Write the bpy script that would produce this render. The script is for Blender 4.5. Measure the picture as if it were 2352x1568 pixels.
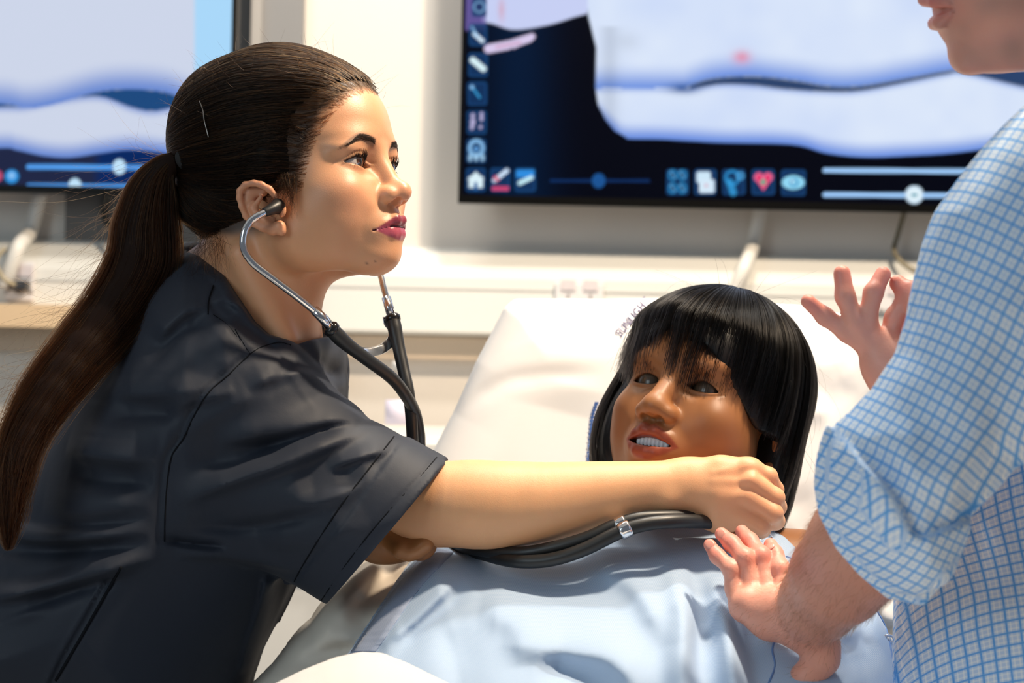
import bpy, math, random
import numpy as np
from mathutils import Vector, Matrix
S = bpy.context.scene
COL = S.collection
for o in list(bpy.data.objects): bpy.data.objects.remove(o)
def SKIP(n): return False
rng = np.random.default_rng(7)

# ------------------------------------------------------------------ camera
FPX = 3920.0; CAMZ = 1.15; ROLL = math.radians(1.2)
cam_d = bpy.data.cameras.new('camera'); cam = bpy.data.objects.new('camera', cam_d); COL.objects.link(cam)
cam_d.sensor_width = 36.0; cam_d.lens = 36.0*FPX/2352.0
cam.matrix_world = Matrix.Translation((0, 0, CAMZ)) @ Matrix.Rotation(math.pi/2, 4, 'X') @ Matrix.Rotation(ROLL, 4, 'Z')
cam_d.dof.use_dof = True; cam_d.dof.focus_distance = 1.57; cam_d.dof.aperture_fstop = 5.2
cam_d.clip_start = 0.05
S.camera = cam
# ------------------------------------------------------------------ world, lights, exposure
S.view_settings.view_transform = 'Standard'; S.view_settings.look = 'None'
S.view_settings.gamma = 1.0; S.view_settings.exposure = 0.0; S.view_settings.use_curve_mapping = False
w = bpy.data.worlds.new('world'); S.world = w; w.use_nodes = True
w.node_tree.nodes['Background'].inputs[0].default_value = (0.80, 0.88, 1.0, 1)
w.node_tree.nodes['Background'].inputs[1].default_value = 0.15
def area(name, loc, target, size, power, col, sy=None, spread=180):
    d = bpy.data.lights.new(name, 'AREA'); d.energy = power; d.color = col; d.size = size
    if sy: d.shape = 'RECTANGLE'; d.size_y = sy
    d.spread = math.radians(spread)
    o = bpy.data.objects.new(name, d); COL.objects.link(o); o.location = loc
    o.rotation_euler = (Vector(target)-Vector(loc)).to_track_quat('-Z', 'Y').to_euler()
    o.visible_camera = True
    return o
area('key_lamp', (0.75, 1.45, 2.62), (0.0, 1.75, 1.0), 0.14, 54, (1.0, 0.81, 0.60))
area('back_lamp', (0.25, 2.05, 2.62), (0.1, 1.8, 1.0), 0.16, 20, (1.0, 0.93, 0.82))
area('wall_washer', (-0.4, 2.3, 2.62), (-0.2, 3.0, 1.2), 0.5, 7.5, (1.0, 0.93, 0.84))
area('cool_fill', (-1.9, -0.6, 2.0), (0.0, 1.7, 1.1), 1.3, 19, (0.76, 0.92, 1.0))  # added cool fill from behind the camera, no window there

# ------------------------------------------------------------------ helpers
CR, SR = math.cos(ROLL), math.sin(ROLL)
def P(px, py, Y):
    """point of the place seen at photo pixel (px,py), at distance Y from the camera"""
    a, b = px-1176.0, py-784.0
    return np.array([(CR*a+SR*b)/FPX*Y, Y, CAMZ-(-SR*a+CR*b)/FPX*Y])
def PL(pts, Y=None):
    return np.array([P(q[0], q[1], Y if len(q) < 3 else q[2]) for q in pts])
def px2m(r, Y): return r*Y/FPX
MATS = {}
def mat(name, col=(.8,.8,.8), rough=.5, metal=0., spec=.5, sss=0., sss_rad=(1,.35,.2), sss_scale=.004, attr=None, bump=None,
        sheen=0., coat=0., aniso=None, alpha=None, trans=0., var=None, rattr=None):
    if name in MATS: return MATS[name]
    m = bpy.data.materials.new(name); m.use_nodes = True; nt = m.node_tree; b = nt.nodes['Principled BSDF']
    b.inputs['Base Color'].default_value = (*col, 1); b.inputs['Roughness'].default_value = rough
    b.inputs['Metallic'].default_value = metal; b.inputs['Specular IOR Level'].default_value = spec
    b.inputs['Subsurface Weight'].default_value = sss; b.inputs['Subsurface Radius'].default_value = sss_rad
    b.inputs['Subsurface Scale'].default_value = sss_scale
    b.inputs['Sheen Weight'].default_value = sheen; b.inputs['Coat Weight'].default_value = coat; b.inputs['Transmission Weight'].default_value = trans
    src = None
    if rattr:
        a = nt.nodes.new('ShaderNodeAttribute'); a.attribute_name = rattr; nt.links.new(a.outputs['Fac'], b.inputs['Roughness'])
    if attr:
        a = nt.nodes.new('ShaderNodeAttribute'); a.attribute_name = attr; src = a.outputs['Color']
        nt.links.new(src, b.inputs['Base Color'])
    if var:   # (scale, amount): gentle colour mottling
        tc = nt.nodes.new('ShaderNodeTexCoord'); n = nt.nodes.new('ShaderNodeTexNoise'); n.inputs['Scale'].default_value = var[0]; n.inputs['Detail'].default_value = 5
        nt.links.new(tc.outputs['Object'], n.inputs['Vector'])
        mr = nt.nodes.new('ShaderNodeMapRange'); mr.inputs[3].default_value = 1-var[1]; mr.inputs[4].default_value = 1+var[1]
        nt.links.new(n.outputs['Fac'], mr.inputs[0])
        mx = nt.nodes.new('ShaderNodeVectorMath'); mx.operation = 'MULTIPLY'
        if src: nt.links.new(src, mx.inputs[0])
        else: mx.inputs[0].default_value = col
        nt.links.new(mr.outputs[0], mx.inputs[1]); nt.links.new(mx.outputs[0], b.inputs['Base Color'])
    if bump:  # list of (kind, scale, strength, distance)
        prev = None
        tc = nt.nodes.new('ShaderNodeTexCoord')
        for kind, sc, st, di in bump:
            if kind == 'noise':
                n = nt.nodes.new('ShaderNodeTexNoise'); n.inputs['Detail'].default_value = 6; out = 'Fac'
            elif kind == 'vor':
                n = nt.nodes.new('ShaderNodeTexVoronoi'); out = 'Distance'
            else:
                n = nt.nodes.new('ShaderNodeTexWave'); out = 'Fac'; n.inputs['Distortion'].default_value = 1.5
            n.inputs['Scale'].default_value = sc; nt.links.new(tc.outputs['Object'], n.inputs['Vector'])
            bp = nt.nodes.new('ShaderNodeBump'); bp.inputs['Strength'].default_value = st; bp.inputs['Distance'].default_value = di
            nt.links.new(n.outputs[out], bp.inputs['Height'])
            if prev: nt.links.new(prev.outputs[0], bp.inputs['Normal'])
            prev = bp
        nt.links.new(prev.outputs[0], b.inputs['Normal'])
    MATS[name] = m
    return m
def thing(name, label, cat, loc=(0,0,0), group=None):
    o = bpy.data.objects.new(name, None); COL.objects.link(o); o.location = loc; o.empty_display_size = .05
    o['label'] = label; o['category'] = cat
    if group: o['group'] = group
    return o
def tag(o, label, cat, group=None, kind=None):
    if label: o['label'] = label
    if cat: o['category'] = cat
    if group: o['group'] = group
    if kind: o['kind'] = kind
    return o
def link(o, parent=None):
    COL.objects.link(o)
    if parent is not None:
        o.parent = parent; bpy.context.view_layer.update(); o.matrix_parent_inverse = parent.matrix_world.inverted()
    return o
def mesh_np(name, V, F, m, parent=None, col=None, smooth=True, fmat=None):
    """F: (n,4) or (n,3) int array or list of lists"""
    me = bpy.data.meshes.new(name)
    V = np.asarray(V, dtype=np.float32)
    if isinstance(F, np.ndarray):
        k = F.shape[1]; me.vertices.add(len(V)); me.vertices.foreach_set('co', V.ravel())
        me.loops.add(F.size); me.loops.foreach_set('vertex_index', F.ravel().astype(np.int32))
        me.polygons.add(len(F)); me.polygons.foreach_set('loop_start', np.arange(0, F.size, k, dtype=np.int32))
        me.polygons.foreach_set('loop_total', np.full(len(F), k, dtype=np.int32))
    else:
        me.from_pydata(V.tolist(), [], F)
    me.update(calc_edges=True)
    if smooth: me.polygons.foreach_set('use_smooth', np.ones(len(me.polygons), dtype=bool))
    if col is not None:
        for nm, c in (col.items() if isinstance(col, dict) else [('Col', col)]):
            a = me.color_attributes.new(nm, 'FLOAT_COLOR', 'POINT')
            c4 = np.ones((len(V), 4), np.float32); c4[:, :3] = c; a.data.foreach_set('color', c4.ravel())
    for q in (m if isinstance(m, (list, tuple)) else [m]): me.materials.append(q)
    if fmat is not None: me.polygons.foreach_set('material_index', fmat)
    me.validate(); me.update()
    o = bpy.data.objects.new(name, me)
    return link(o, parent)
# ---- signed distance sculpting
f32 = np.float32
def smin(a, b, k):
    h = np.maximum(k-np.abs(a-b), 0)/k
    return np.minimum(a, b)-h*h*k*.25
def smax(a, b, k): return -smin(-a, -b, k)
def ell(p, c, r, R=None):
    q = p-np.asarray(c, f32)
    if R is not None: q = q@np.asarray(R, f32)
    r = np.asarray(r, f32)
    k0 = np.linalg.norm(q/r, axis=1); k1 = np.linalg.norm(q/(r*r), axis=1)
    return k0*(k0-1)/np.maximum(k1, 1e-6)
def sph(p, c, r): return np.linalg.norm(p-np.asarray(c, f32), axis=1)-r
def cap(p, a, b, ra, rb):
    a = np.asarray(a, f32); b = np.asarray(b, f32); ab = b-a
    t = np.clip(((p-a)@ab)/max(float(ab@ab), 1e-12), 0, 1)
    return np.linalg.norm(p-a-t[:, None]*ab, axis=1)-(ra+(rb-ra)*t)
def seg(p, a, b):
    a = np.asarray(a, f32); b = np.asarray(b, f32); ab = b-a
    t = np.clip(((p-a)@ab)/max(float(ab@ab), 1e-12), 0, 1)
    return np.linalg.norm(p-a-t[:, None]*ab, axis=1), t
def chain(p, pts, rs, k=.004):
    d = None
    for i in range(len(pts)-1):
        e = cap(p, pts[i], pts[i+1], rs[i], rs[i+1])
        d = e if d is None else (smin(d, e, k) if k else np.minimum(d, e))
    return d
def schain(p, pts, rs, n=5):
    A = smooth_path(np.c_[np.array(pts), np.array(rs)], n); d, s = line_d(p, A[:, :3]); L = np.r_[0, np.cumsum(np.linalg.norm(np.diff(A[:, :3], axis=0), axis=1))]
    return d-np.interp(s, L/L[-1], A[:, 3])
def line_d(p, pts):
    """distance to polyline and arclength parameter 0..1"""
    pts = np.asarray(pts, f32); L = np.r_[0, np.cumsum(np.linalg.norm(np.diff(pts, axis=0), axis=1))]
    best = None
    for i in range(len(pts)-1):
        d, t = seg(p, pts[i], pts[i+1]); s = (L[i]+t*(L[i+1]-L[i]))/L[-1]
        if best is None: best, bs = d, s
        else:
            m = d < best; best = np.where(m, d, best); bs = np.where(m, s, bs)
    return best, bs
def crease(p, pts, w, amp):
    """raise (amp>0) or sink the surface along a polyline, fading at both ends"""
    d, s = line_d(p, pts)
    return amp*np.exp(-(d/w)**2)*np.clip(np.minimum(s, 1-s)*5, 0, 1)
def smooth_path(pts, n=8):
    pts = np.asarray(pts, float); out = []
    for i in range(len(pts)-1):
        p0 = pts[max(i-1, 0)]; p1 = pts[i]; p2 = pts[i+1]; p3 = pts[min(i+2, len(pts)-1)]
        for j in range(n):
            t = j/n
            out.append(.5*((2*p1)+(-p0+p2)*t+(2*p0-5*p1+4*p2-p3)*t*t+(-p0+3*p1-3*p2+p3)*t**3))
    out.append(pts[-1]); return np.array(out)
def poly2d(x, z, poly):
    """signed distance to a closed 2-D polygon, negative inside"""
    poly = np.asarray(poly, f32); n = len(poly); d2 = np.full(x.shape, 1e9, f32); ins = np.zeros(x.shape, bool)
    for i in range(n):
        ax, az = poly[i]; bx, bz = poly[(i+1) % n]; ex, ez = bx-ax, bz-az
        wx, wz = x-ax, z-az; t = np.clip((wx*ex+wz*ez)/max(ex*ex+ez*ez, 1e-12), 0, 1)
        d2 = np.minimum(d2, (wx-ex*t)**2+(wz-ez*t)**2)
        c = (az > z) != (bz > z)
        if abs(ez) > 1e-12: ins ^= c & (x < ex*(z-az)/ez+ax)
    d = np.sqrt(d2); return np.where(ins, -d, d)
def mesh_sdf(f, lo, hi, h, B=6, slack=1.6, proj=2):
    lo = np.asarray(lo, float); hi = np.asarray(hi, float)
    nb = np.ceil((hi-lo)/(h*B)).astype(int); n = nb*B+1
    cs = [lo[i]+(np.arange(nb[i])+.5)*B*h for i in range(3)]
    g = np.stack(np.meshgrid(*cs, indexing='ij'), -1).reshape(-1, 3).astype(f32)
    dc = f(g); act = np.abs(dc) < B*h*.87*slack+h
    D = np.repeat(np.repeat(np.repeat(np.where(dc < 0, -1, 1).astype(f32).reshape(nb), B, 0), B, 1), B, 2)
    D = np.pad(D, ((0, 1),)*3, mode='edge')
    ids = np.argwhere(act.reshape(nb)); off = np.stack(np.meshgrid(*[np.arange(B+1)]*3, indexing='ij'), -1).reshape(-1, 3)
    msk = np.zeros(D.shape, bool)
    for i in range(0, len(ids), 4000):
        I = (ids[i:i+4000, None, :]*B+off[None]).reshape(-1, 3); msk[I[:, 0], I[:, 1], I[:, 2]] = True
    I = np.argwhere(msk)
    vals = np.concatenate([f((lo+I[i:i+400000]*h).astype(f32)) for i in range(0, len(I), 400000)]) if len(I) else []
    D[I[:, 0], I[:, 1], I[:, 2]] = vals
    ins = D < 0
    c8 = np.zeros(tuple(np.array(D.shape)-1), np.uint8)
    for a in (0, 1):
        for b in (0, 1):
            for c in (0, 1): c8 += ins[a:ins.shape[0]-1+a, b:ins.shape[1]-1+b, c:ins.shape[2]-1+c]
    cells = np.argwhere((c8 > 0) & (c8 < 8)); idx = np.full(c8.shape, -1, np.int32); idx[tuple(cells.T)] = np.arange(len(cells))
    acc = np.zeros((len(cells), 3)); cnt = np.zeros(len(cells))
    corners = [(a, b, c) for a in (0, 1) for b in (0, 1) for c in (0, 1)]
    cv = {c: D[cells[:, 0]+c[0], cells[:, 1]+c[1], cells[:, 2]+c[2]] for c in corners}
    for c in corners:
        for ax in range(3):
            if c[ax] == 0:
                e = list(c); e[ax] = 1; e = tuple(e); a, b = cv[c], cv[e]; m = (a < 0) != (b < 0)
                t = np.where(m, a/np.where(m, a-b, 1), 0); pt = np.tile(np.array(c, float), (len(cells), 1)); pt[:, ax] += t
                acc[m] += pt[m]; cnt[m] += 1
    V = lo+(cells+acc/cnt[:, None])*h
    Fs = []
    for ax in range(3):
        sl0 = [slice(None)]*3; sl1 = [slice(None)]*3; sl0[ax] = slice(0, -1); sl1[ax] = slice(1, None)
        a = ins[tuple(sl0)]; b = ins[tuple(sl1)]; E = np.argwhere(a != b); fl = a[tuple(E.T)]
        o1, o2 = [(1, 2), (2, 0), (0, 1)][ax]
        ok = (E[:, o1] > 0) & (E[:, o2] > 0) & (E[:, o1] < ins.shape[o1]-1) & (E[:, o2] < ins.shape[o2]-1); E = E[ok]; fl = fl[ok]
        def cell(d1, d2):
            q = E.copy(); q[:, o1] -= d1; q[:, o2] -= d2; return idx[q[:, 0], q[:, 1], q[:, 2]]
        q = np.stack([cell(1, 1), cell(0, 1), cell(0, 0), cell(1, 0)], 1); q[~fl] = q[~fl][:, ::-1]; Fs.append(q)
    Fq = np.concatenate(Fs); Fq = Fq[(Fq >= 0).all(1)]
    tet = np.array([[1, 1, 1], [1, -1, -1], [-1, 1, -1], [-1, -1, 1]], f32)
    for _ in range(proj):
        Vf = V.astype(f32); e = h*.35; g = np.zeros((len(V), 3)); dm = np.zeros(len(V))
        for t in tet: v = f(Vf+t*e); g += v[:, None]*t; dm += v
        g /= 4*e; g2 = np.maximum((g*g).sum(1), .3); stp = (dm/4/g2)[:, None]*g
        l = np.linalg.norm(stp, axis=1, keepdims=True); V = V-stp*np.minimum(1, h*.6/np.maximum(l, 1e-9))
    return V, Fq
def tube(name, pts, r, m, parent=None, n=12, rs=None, flat=None, caps=True):
    """swept round (or flat: (w,t,normal)) tube"""
    V, F = tube_vf(pts, r, n, rs, flat); return mesh_np(name, V, F, m, parent)
def tube_vf(pts, r, n=12, rs=None, flat=None):
    pts = np.asarray(pts, float); N = len(pts); rs = np.full(N, r) if rs is None else np.asarray(rs)
    T = np.gradient(pts, axis=0); T /= np.linalg.norm(T, axis=1, keepdims=True)
    up = np.array([0, 0, 1.]) if abs(T[0][2]) < .9 else np.array([0, 1., 0])
    if flat is not None: up = np.asarray(flat[1], float)
    V = []; nrm = None
    for i in range(N):
        a = up if nrm is None else nrm
        a = a-T[i]*(a@T[i]); a /= np.linalg.norm(a)+1e-12; nrm = a; b = np.cross(T[i], a)
        for j in range(n):
            th = 2*math.pi*j/n; ca, sb = math.cos(th), math.sin(th)
            if flat is not None:
                V.append(pts[i]+a*ca*flat[0]*rs[i]+b*sb*rs[i])
            else: V.append(pts[i]+(a*ca+b*sb)*rs[i])
    F = [[i*n+j, (i+1)*n+j, (i+1)*n+(j+1) % n, i*n+(j+1) % n] for i in range(N-1) for j in range(n)]
    F.append(list(range(n))); F.append([(N-1)*n+j for j in range(n-1, -1, -1)])
    return np.array(V), F
def box_vf(lo, hi, bev=0.):
    x0, y0, z0 = lo; x1, y1, z1 = hi
    V = [(x, y, z) for z in (z0, z1) for y in (y0, y1) for x in (x0, x1)]
    return V, [[0,2,3,1],[4,5,7,6],[0,1,5,4],[2,6,7,3],[0,4,6,2],[1,3,7,5]]
def box(name, lo, hi, m, parent=None, bev=0.):
    V, F = box_vf(lo, hi); o = mesh_np(name, V, F, m, parent, smooth=False)
    if bev:
        md = o.modifiers.new('bevel', 'BEVEL'); md.width = bev; md.segments = 3
    return o
def strands(name, paths, radii, m, parent=None, tip=.35):
    """hair curves; paths: list of (k,3) arrays of equal length or array (n,k,3)"""
    A = np.asarray(paths, f32); n, k, _ = A.shape
    hc = bpy.data.hair_curves.new(name); hc.add_curves([k]*n)
    hc.attributes['position'].data.foreach_set('vector', A.reshape(-1))
    ra = np.repeat(np.asarray(radii if np.ndim(radii) else np.full(n, radii), f32)[:, None], k, 1)*np.linspace(1, tip, k, dtype=f32)[None]
    at = hc.attributes.get('radius') or hc.attributes.new('radius', 'FLOAT', 'POINT')
    at.data.foreach_set('value', ra.reshape(-1).astype(f32))
    hc.materials.append(m)
    o = bpy.data.objects.new(name, hc)
    return link(o, parent)
def lerpc(a, b, t): return np.asarray(a, f32)*(1-t[:, None])+np.asarray(b, f32)*t[:, None]
def sstep(a, b, x):
    t = np.clip((x-a)/(b-a), 0, 1); return t*t*(3-2*t)
def value_noise(p, sc, seed=0):
    q = p*sc+seed*17.3; i = np.floor(q).astype(np.int64); fr = q-i; fr = fr*fr*(3-2*fr); out = 0
    for a in (0, 1):
        for b in (0, 1):
            for c in (0, 1):
                n = (i[:, 0]+a)*374761393+(i[:, 1]+b)*668265263+(i[:, 2]+c)*1274126177+seed*974711
                n = (n ^ (n >> 13))*1103515245 & 0x7fffffff; v = (n % 10007)/10007.-.5
                out = out+v*(fr[:, 0] if a else 1-fr[:, 0])*(fr[:, 1] if b else 1-fr[:, 1])*(fr[:, 2] if c else 1-fr[:, 2])
    return out

# ================================================================== the room
m_wall = mat('cream_wall', (.76, .71, .65), rough=.7, spec=.3, bump=[('noise', 120, .05, .001)])
WY = 2.95
def struct(o, **k): o['kind'] = 'structure'; return o
struct(box('wall_back', (-3.2, WY, 0), (3.2, WY+.1, 2.7), m_wall))
struct(box('floor', (-3.2, -1.2, -.05), (3.2, WY, 0), mat('vinyl_floor', (.45, .46, .46), rough=.35, var=(3, .08))))
struct(box('ceiling', (-3.2, .2, 2.7), (3.2, WY, 2.78), mat('ceiling_white', (.85, .84, .82), rough=.8)))
# dado trunking along the back wall: sloped top, front face, lower lip and a beige strip painted as the shade and warm reflection under it
m_trk = mat('trunking_plastic', (.74, .74, .71), rough=.4)
def z_at(py, Y): return P(1176, py, Y)[2]
def extr(name, prof, x0, x1, m, parent=None):
    """profile [(y,z)] swept along x"""
    n = len(prof); V = [(x0, y, z) for y, z in prof]+[(x1, y, z) for y, z in prof]
    F = [[i, (i+1) % n, (i+1) % n+n, i+n] for i in range(n)]+[list(range(n))[::-1], [i+n for i in range(n)]]
    return mesh_np(name, V, F, m, parent, smooth=False)
zt = [z_at(575, WY), z_at(640, WY-.07), z_at(765, WY-.07), z_at(773, WY-.05), z_at(773, WY)]
tr = struct(extr('trim_1', [(WY, zt[0]), (WY-.018, zt[0]), (WY-.07, zt[1]), (WY-.07, zt[2]), (WY-.055, zt[3]), (WY, zt[4])], -3.2, 3.2, m_trk))
struct(box('trunking_shade_strip', (-3.2, WY-.03, z_at(828, WY-.03)), (3.2, WY, z_at(776, WY-.03)), mat('trunking_shade_beige', (.62, .50, .38), rough=.5)))  # shade and warm bounce below the trunking, put into the strip's colour
struct(box('trim_6', (-3.2, WY-.13, P(60, 751, WY-.13)[2]), (P(205, 720, WY-.13)[0], WY-.07, P(60, 698, WY-.13)[2]), mat('warm_rail', (.80, .58, .36), rough=.5)))
# slim groove line along the front cover
box('cover_joint', (-3.2, WY-.0715, z_at(668, WY-.07)), (3.2, WY-.070, z_at(665, WY-.07)), mat('joint_grey', (.45, .45, .44), rough=.6), tr)
# upright strips between the left screen and the cream wall
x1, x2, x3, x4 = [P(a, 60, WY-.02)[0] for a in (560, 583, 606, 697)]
struct(box('screen_shadow_strip', (x3, WY-.035, zt[0]), (x4, WY, 2.7), mat('screen_shadow_grey', (.24, .24, .245), rough=.6)))  # grey strip stands in for the screen's soft shadow on the wall
struct(box('trim_4', (x2, WY-.05, zt[0]), (x3, WY, 2.7), mat('pale_post', (.40, .38, .36), rough=.5)))
struct(box('trim_5', (x1-.3, WY-.02, zt[0]), (x2, WY, 2.7), mat('dark_strip', (.12, .115, .11), rough=.6)))  # plain dark upright strip next to the screen edge
# sockets, cables and pipes
m_sock = mat('socket_white', (.74, .72, .73), rough=.35); m_pipe = mat('pipe_white', (.72, .70, .66), rough=.4); m_dark = mat('dark_plastic', (.03, .028, .03), rough=.4)
def socket(x0, y0, x1_, y1, label, plug=None):
    a = P(x0, y0, WY-.07); b = P(x1_, y1, WY-.07); t = thing('wall_socket', label, 'socket', ((a[0]+b[0])/2, WY-.07, (a[2]+b[2])/2))
    box('face_plate', (a[0], WY-.080, b[2]), (b[0], WY-.0702, a[2]), m_sock, t, .003)
    w = b[0]-a[0]
    for i in range(2):
        cx = a[0]+w*(.27+.46*i); cz = (a[2]+b[2])/2
        box('rocker_switch', (cx-.012, WY-.083, cz+.008), (cx+.012, WY-.0795, cz+.026), mat('rocker', (.66, .60, .62), rough=.4), t)
        for dx, dz, s in ((0, -.002, 1), (-.009, -.018, 0), (.009, -.018, 0)):
            box('pin_slot', (cx+dx-(.0022 if s else .004), WY-.0812, cz+dz-(.004 if s else .0022)), (cx+dx+(.0022 if s else .004), WY-.0795, cz+dz+(.004 if s else .0022)), mat('pin_grey', (.30, .28, .28), rough=.5), t)
    return t
socket(1275, 648, 1385, 708, 'wall socket plate on the trunking above the middle of the pillow edge')
socket(15, 600, 80, 692, 'wall socket plate with a dark plug beside the ponytail')
socket(1985, 655, 2075, 720, 'wall socket plate behind the raised gesturing hand')
pp = PL([(1748, 470, WY-.03), (1730, 560, WY-.035), (1712, 610, WY-.09), (1690, 665, WY-.09)])
o = tube('pipe', smooth_path(pp, 8), .0125, m_pipe, None, 14); tag(o, 'white cable pipe dropping from the large screen behind the black wig', 'pipe')
pp = PL([(92, 445, WY-.03), (70, 530, WY-.035), (40, 570, WY-.09), (10, 660, WY-.09)])
o = tube('pipe', smooth_path(pp, 8), .0125, m_pipe, None, 14); tag(o, 'white cable pipe below the screen that the ponytail covers', 'pipe')
o = tube('cable', smooth_path(PL([(2080, 480, WY-.03), (2062, 540, WY-.03), (2055, 580, WY-.05), (2090, 616, WY-.09), (2150, 640, WY-.09)]), 8), .0042, mat('cable_brown', (.22, .19, .13), rough=.5), None, 10)
tag(o, 'thin brown cable hanging under the large screen beside the checked shirt', 'cable')
o = tube('cable', smooth_path(PL([(250, 440, WY-.03), (236, 480, WY-.03), (250, 520, WY-.05), (300, 545, WY-.09)]), 8), .0048, mat('cable_dark', (.06, .06, .05), rough=.5), None, 10)
tag(o, 'dark cable hanging behind the brown ponytail', 'cable')
t = thing('power_plug', 'dark plug with a beige lead in the socket beside the ponytail', 'plug', tuple(P(38, 655, WY-.1)))
a = P(38, 655, WY-.1); box('plug_body', (a[0]-.012, WY-.11, a[2]-.008), (a[0]+.018, WY-.080, a[2]+.008), m_dark, t, .003)
tube('lead', smooth_path(PL([(38, 655, WY-.105), (8, 640, WY-.12), (-10, 600, WY-.10), (12, 570, WY-.09)]), 8), .004, mat('lead_beige', (.42, .36, .25), rough=.5), t, 10)
# ---- screens: what they show is drawn on a dense grid of the flat display and gives off light
def img_canvas(X, Y):
    return np.tile(np.array((.0002, .0010, .0055), f32), (len(X), 1))
def mixc(c, col, t): return c*(1-t[:, None])+np.asarray(col, f32)*t[:, None]
def yl(X, pts): pts = np.array(pts, float); return np.interp(X, pts[:, 0], smooth_y(X, pts)) if False else cubic(X, pts)
def cubic(X, pts):
    c = smooth_path(np.array(pts, float), 10); o = np.argsort(c[:, 0]); return np.interp(X, c[o, 0], c[o, 1])
def rrect(X, Y, x0, y0, x1_, y1, r=5):
    cx, cy = (x0+x1_)/2, (y0+y1)/2; dx = np.abs(X-cx)-(x1_-x0)/2+r; dy = np.abs(Y-cy)-(y1-y0)/2+r
    return np.sqrt(np.maximum(dx, 0)**2+np.maximum(dy, 0)**2)+np.minimum(np.maximum(dx, dy), 0)-r
def aa(d, w=2.): return np.clip(.5-d/w, 0, 1)
def sg2(X, Y, ax, ay, bx, by):
    dx, dy = bx-ax, by-ay; t = np.clip(((X-ax)*dx+(Y-ay)*dy)/(dx*dx+dy*dy), 0, 1); return np.hypot(X-ax-dx*t, Y-ay-dy*t)
SKN = (.62, .74, 1.0)
def body_shade(X, Y, dtop, dbot):
    k = np.clip(dtop/60, 0, 1)*np.clip(dbot/80, 0, 1); k = k*k*(3-2*k)
    return np.array((.14, .28, .78), f32)*(1-k[:, None])+np.array((.70, .80, 1.0), f32)*k[:, None]
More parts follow.
